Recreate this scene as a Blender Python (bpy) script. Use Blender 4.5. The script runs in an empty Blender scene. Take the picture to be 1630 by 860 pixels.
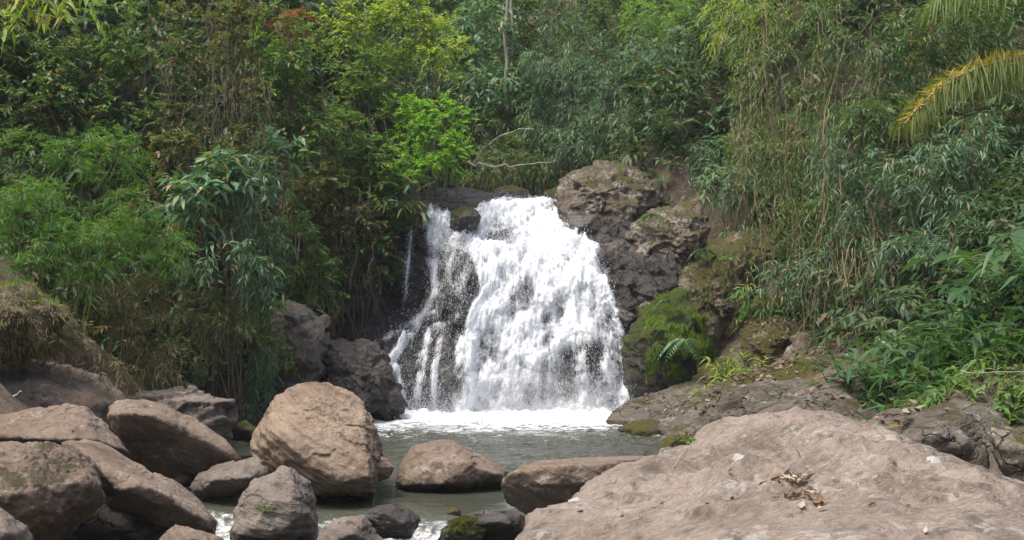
import bpy, bmesh, math, random
import numpy as np
from mathutils import Vector
from mathutils.bvhtree import BVHTree

SC = bpy.context.scene
COL = SC.collection
R = math.radians

# ------------------------------------------------------------------ camera, light, exposure
F = 1968.0                       # focal length in photo pixels (photo 1630 wide)
EYE = 3.0
HOR = 449.0                      # horizon row of the photo
cam_d = bpy.data.cameras.new('camera')
cam_d.sensor_width = 36.0
cam_d.lens = F / 1630.0 * 36.0
cam_d.shift_y = (HOR - 430.0) / 1630.0
cam_d.clip_start = 0.05
cam_d.clip_end = 1500
cam = bpy.data.objects.new('camera', cam_d)
cam.location = (0, 0, EYE)
cam.rotation_euler = (R(90), 0, 0)
COL.objects.link(cam)
SC.camera = cam

SUN_EL, SUN_AZ = R(66), R(-122)   # azimuth from +Y towards +X
world = bpy.data.worlds.new('World')
SC.world = world
world.use_nodes = True
wn = world.node_tree
wn.nodes.clear()
w_out = wn.nodes.new('ShaderNodeOutputWorld')
w_bg = wn.nodes.new('ShaderNodeBackground')
w_sky = wn.nodes.new('ShaderNodeTexSky')
w_sky.sky_type = 'NISHITA'
w_sky.sun_disc = False
w_sky.sun_elevation = SUN_EL
w_sky.sun_rotation = SUN_AZ
w_sky.dust_density = 5.0
w_sky.air_density = 1.0
w_sky.ozone_density = 1.0
w_bg.inputs['Strength'].default_value = 0.15
wn.links.new(w_sky.outputs[0], w_bg.inputs['Color'])
wn.links.new(w_bg.outputs[0], w_out.inputs['Surface'])

sun_d = bpy.data.lights.new('sun', 'SUN')
sun_d.energy = 2.0
sun_d.angle = R(18.0)
sun_d.color = (1.0, 0.965, 0.91)
sun = bpy.data.objects.new('sun', sun_d)
sdir = Vector((math.sin(SUN_AZ) * math.cos(SUN_EL), math.cos(SUN_AZ) * math.cos(SUN_EL), math.sin(SUN_EL)))
sun.rotation_euler = (-sdir).to_track_quat('-Z', 'Y').to_euler()
sun.location = sdir * 60
COL.objects.link(sun)

SC.view_settings.view_transform = 'Standard'
SC.view_settings.look = 'None'
SC.view_settings.gamma = 1.0
SC.view_settings.use_curve_mapping = False
SC.view_settings.exposure = 1.0
cy = SC.cycles
cy.max_bounces = 7
cy.diffuse_bounces = 3
cy.glossy_bounces = 3
cy.transmission_bounces = 4
cy.transparent_max_bounces = 24
cy.caustics_reflective = False
cy.caustics_refractive = False
cy.use_denoising = True

# ------------------------------------------------------------------ helpers
def P(px, py, Y):
    """The world point that the photo shows at pixel (px, py) if it stands Y metres away."""
    return np.array([(px - 815.0) * Y / F, Y, EYE + (HOR - py) * Y / F])

def pix(V):
    return 815.0 + V[:, 0] * F / V[:, 1], HOR - (V[:, 2] - EYE) * F / V[:, 1]

_g = np.random.default_rng(7)
GRAD = _g.normal(size=(256, 3)); GRAD /= np.linalg.norm(GRAD, axis=1)[:, None]
PERM = np.concatenate([_g.permutation(256)] * 2)

def perlin(p, seed=0):
    p = np.asarray(p, float) + seed * 17.31
    i = np.floor(p).astype(np.int64)
    f = p - i
    u = f * f * f * (f * (f * 6 - 15) + 10)
    i &= 255
    out = np.zeros(len(p))
    for dx in (0, 1):
        for dy in (0, 1):
            for dz in (0, 1):
                h = PERM[(PERM[(PERM[(i[:, 0] + dx) & 255] + i[:, 1] + dy) & 255] + i[:, 2] + dz) & 255]
                g = GRAD[h]
                w = (u[:, 0] if dx else 1 - u[:, 0]) * (u[:, 1] if dy else 1 - u[:, 1]) * (u[:, 2] if dz else 1 - u[:, 2])
                out += w * (g[:, 0] * (f[:, 0] - dx) + g[:, 1] * (f[:, 1] - dy) + g[:, 2] * (f[:, 2] - dz))
    return out * 1.5

def fbm(p, octv=4, seed=0, gain=0.5, lac=2.03):
    a, s, out = 1.0, 1.0, 0
    for k in range(octv):
        out = out + a * perlin(np.asarray(p) * s, seed + k * 3.7)
        a *= gain; s *= lac
    return out

def ridge(p, octv=3, seed=0):
    a, s, out = 1.0, 1.0, 0
    for k in range(octv):
        out = out + a * (1 - 2 * np.abs(perlin(np.asarray(p) * s, seed + k * 5.1)))
        a *= 0.5; s *= 2.1
    return out

def blocks(p, seed=0, tilt=0.8):
    """broken-rock relief: every cell is a flat facet with a height and a tilt of its own"""
    p = p + 0.22 * np.stack([perlin(p * 1.7, seed + 1), perlin(p * 1.7, seed + 2), perlin(p * 1.7, seed + 3)], 1) + seed * 3.17
    i = np.floor(p).astype(np.int64)
    best = np.full(len(p), 1e9); out = np.zeros(len(p))
    for dx in (-1, 0, 1):
        for dy in (-1, 0, 1):
            for dz in (-1, 0, 1):
                c = i + np.array([dx, dy, dz])
                h = PERM[(PERM[(PERM[c[:, 0] & 255] + c[:, 1]) & 255] + c[:, 2]) & 255]
                q = c + 0.5 + GRAD[h] * 0.5
                d = ((p - q) ** 2).sum(1)
                m = d < best
                best[m] = d[m]
                g = GRAD[(h + 77) & 255]
                val = g[:, 2] + tilt * ((p - q) * GRAD[(h + 31) & 255]).sum(1)
                out[m] = val[m]
    return out

def smooth01(x, a, b):
    t = np.clip((x - a) / (b - a), 0, 1)
    return t * t * (3 - 2 * t)

def unit(v):
    return v / (np.linalg.norm(v, axis=-1, keepdims=True) + 1e-9)

def mesh_np(name, V, faces, tint=None, smooth=False, attrs=None):
    """faces: list of (M,k) integer arrays."""
    me = bpy.data.meshes.new(name)
    V = np.ascontiguousarray(V, dtype=np.float32)
    me.vertices.add(len(V))
    me.vertices.foreach_set('co', V.ravel())
    idx = np.concatenate([f.ravel() for f in faces]).astype(np.int32)
    tot = np.concatenate([np.full(len(f), f.shape[1], np.int32) for f in faces])
    start = np.concatenate([[0], np.cumsum(tot)[:-1]]).astype(np.int32)
    me.loops.add(len(idx))
    me.loops.foreach_set('vertex_index', idx)
    me.polygons.add(len(tot))
    me.polygons.foreach_set('loop_start', start)
    me.polygons.foreach_set('loop_total', tot)
    me.update(calc_edges=True)
    if smooth:
        me.polygons.foreach_set('use_smooth', np.ones(len(tot), bool))
    if tint is not None:
        at = me.attributes.new('tint', 'FLOAT', 'POINT')
        at.data.foreach_set('value', np.ascontiguousarray(tint, dtype=np.float32))
    for k, v in (attrs or {}).items():
        if v.ndim == 2:
            at = me.attributes.new(k, 'FLOAT_VECTOR', 'POINT')
            at.data.foreach_set('vector', np.ascontiguousarray(v, dtype=np.float32).ravel())
        else:
            at = me.attributes.new(k, 'FLOAT', 'POINT')
            at.data.foreach_set('value', np.ascontiguousarray(v, dtype=np.float32))
    return me

def obj(name, me, mat, parent=None, loc=None):
    o = bpy.data.objects.new(name, me)
    if mat is not None:
        me.materials.append(mat)
    COL.objects.link(o)
    if loc is not None:
        o.location = loc
    if parent is not None:
        o.parent = parent
    return o

def tag(o, label=None, cat=None, group=None, kind=None):
    if label: o['label'] = label
    if cat: o['category'] = cat
    if group: o['group'] = group
    if kind: o['kind'] = kind
    return o

def thing(name, label, cat, loc, group=None):
    o = bpy.data.objects.new(name, None)
    o.empty_display_size = 0.2
    o.location = [float(c) for c in loc]
    COL.objects.link(o)
    return tag(o, label, cat, group)

# ------------------------------------------------------------------ materials
def new_mat(name):
    m = bpy.data.materials.new(name)
    m.use_nodes = True
    nt = m.node_tree
    nt.nodes.clear()
    return m, nt, nt.nodes, nt.links

class NB:
    """tiny node builder"""
    def __init__(s, nt): s.nt, s.n, s.l = nt, nt.nodes, nt.links
    def put(s, v, sock):
        if isinstance(v, bpy.types.NodeSocket): s.l.new(v, sock)
        elif v is not None: sock.default_value = v
    def math(s, op, a, b=None, clamp=False):
        n = s.n.new('ShaderNodeMath'); n.operation = op; n.use_clamp = clamp
        s.put(a, n.inputs[0])
        if b is not None: s.put(b, n.inputs[1])
        return n.outputs[0]
    def mix(s, fac, a, b, mode='MIX'):
        n = s.n.new('ShaderNodeMix'); n.data_type = 'RGBA'; n.blend_type = mode
        s.put(fac, n.inputs[0])
        s.put(a if isinstance(a, bpy.types.NodeSocket) else (*a, 1), n.inputs[6])
        s.put(b if isinstance(b, bpy.types.NodeSocket) else (*b, 1), n.inputs[7])
        return n.outputs[2]
    def noise(s, vec, scale, detail=4, rough=0.55, dist=0.0):
        n = s.n.new('ShaderNodeTexNoise')
        s.put(vec, n.inputs['Vector']); n.inputs['Scale'].default_value = scale
        n.inputs['Detail'].default_value = detail; n.inputs['Roughness'].default_value = rough
        n.inputs['Distortion'].default_value = dist
        return n.outputs['Fac']
    def voro(s, vec, scale, feature='F1', rnd=1.0):
        n = s.n.new('ShaderNodeTexVoronoi'); n.feature = feature
        s.put(vec, n.inputs['Vector']); n.inputs['Scale'].default_value = scale
        n.inputs['Randomness'].default_value = rnd
        return n.outputs['Distance']
    def step(s, v, a, b, lo=0.0, hi=1.0):
        n = s.n.new('ShaderNodeMapRange'); n.interpolation_type = 'SMOOTHSTEP'
        s.put(v, n.inputs['Value'])
        s.put(a, n.inputs['From Min']); s.put(b, n.inputs['From Max'])
        n.inputs['To Min'].default_value = lo; n.inputs['To Max'].default_value = hi
        return n.outputs['Result']
    def mapping(s, vec, scale=(1, 1, 1), rot=(0, 0, 0)):
        n = s.n.new('ShaderNodeMapping')
        s.put(vec, n.inputs['Vector'])
        n.inputs['Scale'].default_value = scale; n.inputs['Rotation'].default_value = rot
        return n.outputs[0]
    def bump(s, h, strength, dist, normal=None):
        n = s.n.new('ShaderNodeBump')
        n.inputs['Strength'].default_value = strength; n.inputs['Distance'].default_value = dist
        s.put(h, n.inputs['Height'])
        if normal is not None: s.put(normal, n.inputs['Normal'])
        return n.outputs[0]
    def attr(s, name):
        n = s.n.new('ShaderNodeAttribute'); n.attribute_name = name
        return n
    def out(s, shader):
        o = s.n.new('ShaderNodeOutputMaterial'); s.l.new(shader, o.inputs['Surface'])

def rock_mat(name, base, pale, dark, strata=0.0, strata_rot=(0, 0, 0), lichen=0.3, moss=0.0, wet=None, grain=1.0,
             rough=0.85, bump=1.0, mosscol=(0.07, 0.085, 0.018), cracks=0.0, fibre=0.0):
    m, nt, N, L = new_mat(name)
    b = NB(nt)
    tc = N.new('ShaderNodeTexCoord'); oi = N.new('ShaderNodeObjectInfo'); geo = N.new('ShaderNodeNewGeometry')
    off = N.new('ShaderNodeVectorMath'); off.operation = 'ADD'
    L.new(tc.outputs['Object'], off.inputs[0])
    cmb = N.new('ShaderNodeCombineXYZ')
    rr = b.math('MULTIPLY', oi.outputs['Random'], 91.0)
    L.new(rr, cmb.inputs[0]); L.new(rr, cmb.inputs[1])
    L.new(cmb.outputs[0], off.inputs[1])
    v = off.outputs[0]
    n1 = b.noise(v, 1.1, 5, 0.6, 0.4)
    n2 = b.noise(v, 5.0, 6, 0.65)
    n3 = b.noise(v, 26.0 * grain, 4, 0.7)
    n4 = b.noise(v, 90.0 * grain, 2, 0.6)
    col = b.mix(b.step(n1, 0.35, 0.65), base, pale)
    col = b.mix(b.step(n2, 0.5, 0.72, 0, 0.75), col, dark)
    sp = b.step(n3, 0.3, 0.7)
    col = b.mix(b.math('MULTIPLY', b.math('SUBTRACT', 1.0, sp), 0.45), col, dark)
    col = b.mix(b.step(n4, 0.55, 0.75, 0, 0.4), col, pale)
    stn = b.noise(b.mapping(v, (2.2, 2.2, 0.5)), 1.3, 5, 0.65, 0.5)
    col = b.mix(b.step(stn, 0.52, 0.68, 0, 0.85), col, dark)
    hgt = b.math('ADD', b.math('MULTIPLY', n2, 1.0), b.math('MULTIPLY', n3, 0.35))
    hgt = b.math('ADD', hgt, b.math('MULTIPLY', n4, 0.12))
    if fibre > 0:
        fv = b.mapping(v, (0.10, 0.030, 0.030), (R(8), R(-22), R(25)))
        fv.node.vector_type = 'TEXTURE'
        f1 = b.noise(fv, 1.0, 4, 0.7, 0.6)
        f2 = b.noise(v, 130, 2, 0.7)
        col = b.mix(b.step(f1, 0.52, 0.68, 0, fibre), col, pale)
        col = b.mix(b.step(f1, 0.47, 0.32, 0, fibre), col, dark)
        col = b.mix(b.step(f2, 0.56, 0.70, 0, fibre), col, tuple(c * 0.8 for c in dark))
        hgt = b.math('ADD', hgt, b.math('MULTIPLY', f1, 0.35))
    if strata > 0:
        sv = b.mapping(v, (1.4, 1.4, 0.11), strata_rot)
        sv.node.vector_type = 'TEXTURE'
        s1 = b.noise(sv, 1.6, 5, 0.65, 0.25)
        col = b.mix(b.step(s1, 0.42, 0.6, 0, 0.8 * strata), col, pale)
        col = b.mix(b.step(s1, 0.44, 0.3, 0, 0.8 * strata), col, dark)
        hgt = b.math('ADD', hgt, b.math('MULTIPLY', s1, 1.6 * strata))
    if lichen > 0:
        lv = b.noise(v, 2.6, 3, 0.55)
        lf = b.noise(v, 14.0, 4, 0.75)
        lk = b.math('MULTIPLY', b.step(lv, 0.52, 0.62), b.step(lf, 0.5, 0.58))
        col = b.mix(b.math('MULTIPLY', lk, lichen), col, (0.42, 0.41, 0.36))
    if moss > 0:
        sx = N.new('ShaderNodeSeparateXYZ'); L.new(geo.outputs['Normal'], sx.inputs[0])
        mn = b.noise(v, 2.0, 6, 0.7)
        mk = b.math('ADD', b.math('MULTIPLY', sx.outputs[2], 0.28), mn)
        lo = 0.86 - 0.42 * moss
        mf = b.step(mk, lo, lo + 0.13)
        mc = b.mix(b.noise(v, 9.0, 4, 0.7), (mosscol[0] * 0.45, mosscol[1] * 0.6, mosscol[2] * 0.7), (mosscol[0] * 1.5, mosscol[1] * 1.35, mosscol[2] * 1.2))
        col = b.mix(mf, col, mc)
        hgt = b.math('ADD', hgt, b.math('MULTIPLY', b.math('MULTIPLY', mf, b.noise(v, 40, 3, 0.8)), 1.2))
    if cracks > 0:
        dn = N.new('ShaderNodeVectorMath'); dn.operation = 'MULTIPLY_ADD'
        nz = N.new('ShaderNodeTexNoise'); L.new(v, nz.inputs['Vector']); nz.inputs['Scale'].default_value = 2.5; nz.inputs['Detail'].default_value = 4
        L.new(nz.outputs['Color'], dn.inputs[0]); dn.inputs[1].default_value = (0.5, 0.5, 0.5); L.new(v, dn.inputs[2])
        ce = b.voro(b.mapping(dn.outputs[0], (1, 1, 1.7), (0.3, 0.4, 0)), 1.5, 'DISTANCE_TO_EDGE')
        ck = b.math('MULTIPLY', b.step(ce, 0.035, 0.0), b.step(n1, 0.4, 0.55))
        col = b.mix(b.math('MULTIPLY', ck, cracks), col, tuple(c * 0.4 for c in dark))
        hgt = b.math('SUBTRACT', hgt, b.math('MULTIPLY', ck, 1.3))
    bs = N.new('ShaderNodeBsdfPrincipled')
    bs.inputs['Roughness'].default_value = rough
    bs.inputs['Specular IOR Level'].default_value = 0.35
    if wet is not None:
        sp2 = N.new('ShaderNodeSeparateXYZ'); L.new(geo.outputs['Position'], sp2.inputs[0])
        wz = b.math('ADD', sp2.outputs[2], b.math('MULTIPLY', b.math('SUBTRACT', n2, 0.5), -0.35))
        wf = b.step(wz, wet + 0.06, wet - 0.03)
        col = b.mix(b.math('MULTIPLY', wf, 0.9), col, b.mix(1.0, col, (0.34, 0.31, 0.28), 'MULTIPLY'))
        L.new(b.math('SUBTRACT', rough, b.math('MULTIPLY', wf, rough - 0.25)), bs.inputs['Roughness'])
    L.new(col, bs.inputs['Base Color'])
    L.new(b.bump(hgt, 0.85 * bump, 0.09), bs.inputs['Normal'])
    b.out(bs.outputs[0])
    return m

def leaf_mat(name, c1, c2, c3, dry=(0.30, 0.20, 0.08), dryness=0.06, trans=0.4, rough=0.5, spec=0.35):
    m, nt, N, L = new_mat(name)
    b = NB(nt)
    t = b.attr('tint').outputs['Fac']
    cr = N.new('ShaderNodeValToRGB')
    e = cr.color_ramp.elements
    d = 1.0 - dryness
    e[0].position = 0.0; e[0].color = (*c1, 1)
    e[1].position = d * 0.55; e[1].color = (*c2, 1)
    x = e.new(d * 0.96); x.color = (*c3, 1)
    if dryness > 0:
        x = e.new(min(0.999, d + 0.004)); x.color = (*dry, 1)
    L.new(t, cr.inputs[0])
    bs = N.new('ShaderNodeBsdfPrincipled')
    L.new(cr.outputs[0], bs.inputs['Base Color'])
    bs.inputs['Roughness'].default_value = rough
    bs.inputs['Specular IOR Level'].default_value = spec
    tr = N.new('ShaderNodeBsdfTranslucent')
    L.new(b.mix(1.0, cr.outputs[0], (1.5, 1.55, 0.75), 'MULTIPLY'), tr.inputs['Color'])
    mx = N.new('ShaderNodeMixShader'); mx.inputs[0].default_value = trans
    L.new(bs.outputs[0], mx.inputs[1]); L.new(tr.outputs[0], mx.inputs[2])
    b.out(mx.outputs[0])
    return m

def bark_mat(name, c1, c2, scale=8):
    m, nt, N, L = new_mat(name)
    b = NB(nt)
    tc = N.new('ShaderNodeTexCoord')
    v = b.mapping(tc.outputs['Object'], (1, 1, 0.25))
    n = b.noise(v, scale, 5, 0.7)
    bs = N.new('ShaderNodeBsdfPrincipled')
    L.new(b.mix(b.step(n, 0.3, 0.7), c1, c2), bs.inputs['Base Color'])
    bs.inputs['Roughness'].default_value = 0.85
    L.new(b.bump(n, 0.5, 0.02), bs.inputs['Normal'])
    b.out(bs.outputs[0])
    return m

M = {}
TAN = ((0.175, 0.129, 0.092), (0.242, 0.185, 0.139), (0.082, 0.059, 0.043))
GREY = ((0.157, 0.127, 0.103), (0.223, 0.188, 0.156), (0.077, 0.061, 0.050))
M['tan'] = rock_mat('rock_tan', *TAN, lichen=0.4, wet=0.12, strata=0.3, strata_rot=(0, R(28), R(20)))
M['tan_strata'] = rock_mat('rock_tan_strata', (0.216, 0.157, 0.110), (0.307, 0.233, 0.163), (0.091, 0.061, 0.043), strata=0.75, strata_rot=(0, R(30), 0), lichen=0.1, wet=0.12)
M['tan_moss'] = rock_mat('rock_tan_moss', *TAN, lichen=0.1, moss=0.35, wet=0.12, mosscol=(0.075, 0.065, 0.03))
M['grey'] = rock_mat('rock_grey', *GREY, lichen=0.25, wet=0.12)
M['grey_strata'] = rock_mat('rock_grey_strata', *GREY, strata=0.6, strata_rot=(0, R(8), 0), lichen=0.2, wet=0.12)
M['front'] = rock_mat('rock_foreground', (0.167, 0.131, 0.099), (0.310, 0.254, 0.205), (0.073, 0.055, 0.043), strata=0.35, strata_rot=(R(15), R(20), 0), lichen=0.45, grain=1.6, bump=0.8, fibre=0.75)
M['outcrop'] = rock_mat('rock_outcrop', (0.124, 0.097, 0.070), (0.226, 0.187, 0.141), (0.049, 0.037, 0.029), lichen=0.7, moss=0.45, mosscol=(0.10, 0.095, 0.02), cracks=0.3)
M['outcrop_moss'] = rock_mat('rock_outcrop_moss', (0.150, 0.110, 0.067), (0.260, 0.202, 0.134), (0.060, 0.048, 0.029), lichen=0.5, moss=0.75, mosscol=(0.09, 0.085, 0.018), cracks=0.3)
M['moss_wall'] = rock_mat('rock_moss_wall', (0.065, 0.054, 0.043), (0.115, 0.101, 0.079), (0.022, 0.020, 0.016), lichen=0.1, moss=0.95, wet=0.6, mosscol=(0.065, 0.085, 0.014), cracks=0.3)
M['wet'] = rock_mat('rock_wet', (0.043, 0.037, 0.035), (0.086, 0.076, 0.068), (0.018, 0.016, 0.014), lichen=0.0, rough=0.33, strata=0.3)
M['wet_grey'] = rock_mat('rock_wet_grey', (0.083, 0.069, 0.061), (0.151, 0.131, 0.114), (0.036, 0.030, 0.026), lichen=0.15, rough=0.45, strata=0.3, moss=0.3, mosscol=(0.08, 0.075, 0.018))
M['wet_moss'] = rock_mat('rock_wet_moss', (0.036, 0.032, 0.026), (0.072, 0.065, 0.050), (0.014, 0.013, 0.011), lichen=0.0, rough=0.4, moss=0.7, mosscol=(0.07, 0.07, 0.012))
M['dark'] = rock_mat('rock_dark', (0.062, 0.051, 0.043), (0.107, 0.090, 0.078), (0.025, 0.021, 0.017), lichen=0.15, rough=0.6, strata=0.4, strata_rot=(0, R(-25), 0), wet=0.25, cracks=0.3)
M['ledge'] = rock_mat('rock_ledge', (0.094, 0.078, 0.059), (0.141, 0.121, 0.092), (0.045, 0.037, 0.028), lichen=0.35, moss=0.22, strata=0.5, strata_rot=(0, R(-16), 0), wet=0.06, mosscol=(0.09, 0.085, 0.015), cracks=0.12)
M['ledge_moss'] = rock_mat('rock_ledge_moss', (0.090, 0.072, 0.047), (0.140, 0.116, 0.080), (0.039, 0.031, 0.021), lichen=0.2, moss=0.6, wet=0.06, mosscol=(0.10, 0.09, 0.014), cracks=0.12)
M['cliff'] = rock_mat('rock_cliff', (0.034, 0.030, 0.026), (0.071, 0.063, 0.055), (0.015, 0.013, 0.011), lichen=0.0, moss=0.1, rough=0.4, bump=1.2, cracks=0.3)

M['leaf_fine'] = leaf_mat('leaf_fine', (0.045, 0.116, 0.021), (0.077, 0.184, 0.028), (0.129, 0.254, 0.039), dryness=0.03, trans=0.45)
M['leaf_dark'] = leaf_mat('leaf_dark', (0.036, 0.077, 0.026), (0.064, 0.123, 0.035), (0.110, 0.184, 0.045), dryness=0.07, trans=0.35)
M['leaf_olive'] = leaf_mat('leaf_olive', (0.052, 0.085, 0.026), (0.091, 0.131, 0.039), (0.155, 0.184, 0.051), dryness=0.16, trans=0.35, dry=(0.22, 0.15, 0.075))
M['leaf_mid'] = leaf_mat('leaf_mid', (0.058, 0.131, 0.032), (0.096, 0.192, 0.045), (0.155, 0.254, 0.057), dryness=0.07, trans=0.4)
M['leaf_bright'] = leaf_mat('leaf_bright', (0.091, 0.215, 0.028), (0.142, 0.307, 0.039), (0.244, 0.399, 0.057), dryness=0.03, trans=0.5)
M['leaf_yellow'] = leaf_mat('leaf_yellow', (0.129, 0.215, 0.032), (0.220, 0.307, 0.051), (0.347, 0.414, 0.077), dryness=0.06, trans=0.5)
M['leaf_blue'] = leaf_mat('leaf_blue', (0.062, 0.139, 0.070), (0.101, 0.203, 0.104), (0.170, 0.286, 0.156), dryness=0.05, trans=0.33, spec=0.45)
M['leaf_bamboo'] = leaf_mat('leaf_bamboo', (0.049, 0.107, 0.057), (0.084, 0.162, 0.083), (0.142, 0.230, 0.128), dryness=0.035, trans=0.33, dry=(0.26, 0.2, 0.11), spec=0.42)
M['leaf_straw'] = leaf_mat('leaf_straw', (0.052, 0.104, 0.026), (0.092, 0.150, 0.037), (0.161, 0.208, 0.053), dryness=0.10, trans=0.4, dry=(0.26, 0.2, 0.09))
M['leaf_dry'] = leaf_mat('leaf_dry', (0.12, 0.085, 0.045), (0.20, 0.14, 0.075), (0.10, 0.10, 0.04), dryness=0.2, trans=0.3, dry=(0.07, 0.10, 0.03))
M['leaf_ginger'] = leaf_mat('leaf_ginger', (0.028, 0.074, 0.025), (0.048, 0.112, 0.034), (0.088, 0.17, 0.048), dryness=0.02, trans=0.38, rough=0.36, spec=0.42)
M['leaf_low'] = leaf_mat('leaf_low', (0.058, 0.136, 0.030), (0.106, 0.195, 0.043), (0.179, 0.266, 0.067), dryness=0.06, trans=0.4)
M['leaf_moss'] = leaf_mat('leaf_moss', (0.077, 0.153, 0.016), (0.129, 0.230, 0.023), (0.193, 0.291, 0.039), dryness=0.06, trans=0.35, spec=0.2)
M['leaf_thatch'] = leaf_mat('leaf_thatch', (0.20, 0.165, 0.075), (0.33, 0.26, 0.13), (0.20, 0.21, 0.06), dryness=0.15, trans=0.3, dry=(0.09, 0.13, 0.03))
M['leaf_red'] = leaf_mat('leaf_red', (0.22, 0.07, 0.045), (0.32, 0.10, 0.06), (0.28, 0.16, 0.06), dryness=0.1, trans=0.4, dry=(0.10, 0.13, 0.03))
M['leaf_palm'] = leaf_mat('leaf_palm', (0.08, 0.13, 0.025), (0.16, 0.17, 0.03), (0.29, 0.205, 0.03), dryness=0.10, trans=0.45, dry=(0.45, 0.36, 0.22))
M['leaf_palm_green'] = leaf_mat('leaf_palm_green', (0.08, 0.14, 0.03), (0.13, 0.20, 0.04), (0.22, 0.26, 0.06), dryness=0.05, trans=0.45)
M['litter'] = leaf_mat('leaf_litter', (0.09, 0.06, 0.045), (0.15, 0.105, 0.08), (0.28, 0.22, 0.17), dryness=0.06, trans=0.1, dry=(0.2, 0.09, 0.045), rough=0.7, spec=0.2)
M['litter_pale'] = leaf_mat('leaf_litter_pale', (0.10, 0.07, 0.05), (0.20, 0.145, 0.105), (0.40, 0.335, 0.27), dryness=0.06, trans=0.1, dry=(0.2, 0.11, 0.06), rough=0.7, spec=0.2)
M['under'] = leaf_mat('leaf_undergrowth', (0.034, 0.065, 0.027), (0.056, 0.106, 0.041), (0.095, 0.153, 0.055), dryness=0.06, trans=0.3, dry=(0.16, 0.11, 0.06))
M['bark'] = bark_mat('bark', (0.09, 0.07, 0.05), (0.20, 0.165, 0.125))
M['bark_pale'] = bark_mat('bark_pale', (0.20, 0.17, 0.135), (0.38, 0.34, 0.28))
M['straw'] = bark_mat('straw_stem', (0.17, 0.13, 0.07), (0.33, 0.26, 0.15))
M['green_stem'] = bark_mat('green_stem', (0.07, 0.09, 0.03), (0.14, 0.15, 0.05))
M['vine'] = bark_mat('vine_stem', (0.08, 0.06, 0.042), (0.17, 0.13, 0.09))

def soil_mat():
    m, nt, N, L = new_mat('soil')
    b = NB(nt)
    tc = N.new('ShaderNodeTexCoord'); v = tc.outputs['Object']
    n1 = b.noise(v, 0.5, 5, 0.6); n2 = b.noise(v, 6, 6, 0.7); n3 = b.noise(v, 40, 4, 0.7)
    col = b.mix(b.step(n2, 0.35, 0.65), (0.075, 0.055, 0.037), (0.16, 0.12, 0.085))
    col = b.mix(b.step(n3, 0.5, 0.7, 0, 0.7), col, (0.24, 0.18, 0.125))
    col = b.mix(b.step(n1, 0.5, 0.62, 0, 0.6), col, (0.05, 0.06, 0.022))
    bs = N.new('ShaderNodeBsdfPrincipled')
    L.new(col, bs.inputs['Base Color']); bs.inputs['Roughness'].default_value = 0.95
    h = b.math('ADD', n2, b.math('MULTIPLY', n3, 0.4))
    L.new(b.bump(h, 0.9, 0.12), bs.inputs['Normal'])
    b.out(bs.outputs[0])
    return m
M['soil'] = soil_mat()

def pool_mat():
    m, nt, N, L = new_mat('pool_water')
    b = NB(nt)
    tc = N.new('ShaderNodeTexCoord'); v = tc.outputs['Object']
    foam = b.attr('foam').outputs['Fac']
    rip = b.attr('ripple').outputs['Fac']
    bs = N.new('ShaderNodeBsdfPrincipled')
    c = b.mix(b.noise(v, 0.6, 4, 0.6), (0.036, 0.039, 0.028), (0.072, 0.077, 0.058))
    L.new(c, bs.inputs['Base Color'])
    bs.inputs['Roughness'].default_value = 0.07
    bs.inputs['IOR'].default_value = 1.33
    w1 = b.noise(b.mapping(v, (1.0, 1.6, 1.0)), 3.2, 3, 0.5, 0.6)
    w2 = b.noise(b.mapping(v, (1.0, 1.4, 1.0)), 11, 3, 0.6, 0.5)
    h = b.math('MULTIPLY', b.math('ADD', w1, b.math('MULTIPLY', w2, 0.45)), rip)
    nrm = b.bump(h, 1.0, 0.12)
    L.new(nrm, bs.inputs['Normal'])
    fo = N.new('ShaderNodeBsdfDiffuse'); fo.inputs['Color'].default_value = (0.86, 0.88, 0.89, 1)
    L.new(b.bump(w2, 0.8, 0.08), fo.inputs['Normal'])
    f1 = b.math('ADD', b.math('MULTIPLY', b.noise(b.mapping(v, (0.8, 1.5, 1.0)), 6, 6, 0.75, 0.9), 0.75), b.math('MULTIPLY', b.noise(v, 0.9, 3, 0.5, 0.6), 0.25))
    ff = b.math('ADD', foam, b.math('MULTIPLY', b.math('SUBTRACT', f1, 0.5), 3.0))
    fk = b.math('MULTIPLY', b.step(ff, 0.38, 1.15), b.step(foam, 0.02, 0.10))
    mx = N.new('ShaderNodeMixShader')
    L.new(fk, mx.inputs[0]); L.new(bs.outputs[0], mx.inputs[1]); L.new(fo.outputs[0], mx.inputs[2])
    b.out(mx.outputs[0])
    return m
M['pool'] = pool_mat()

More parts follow.
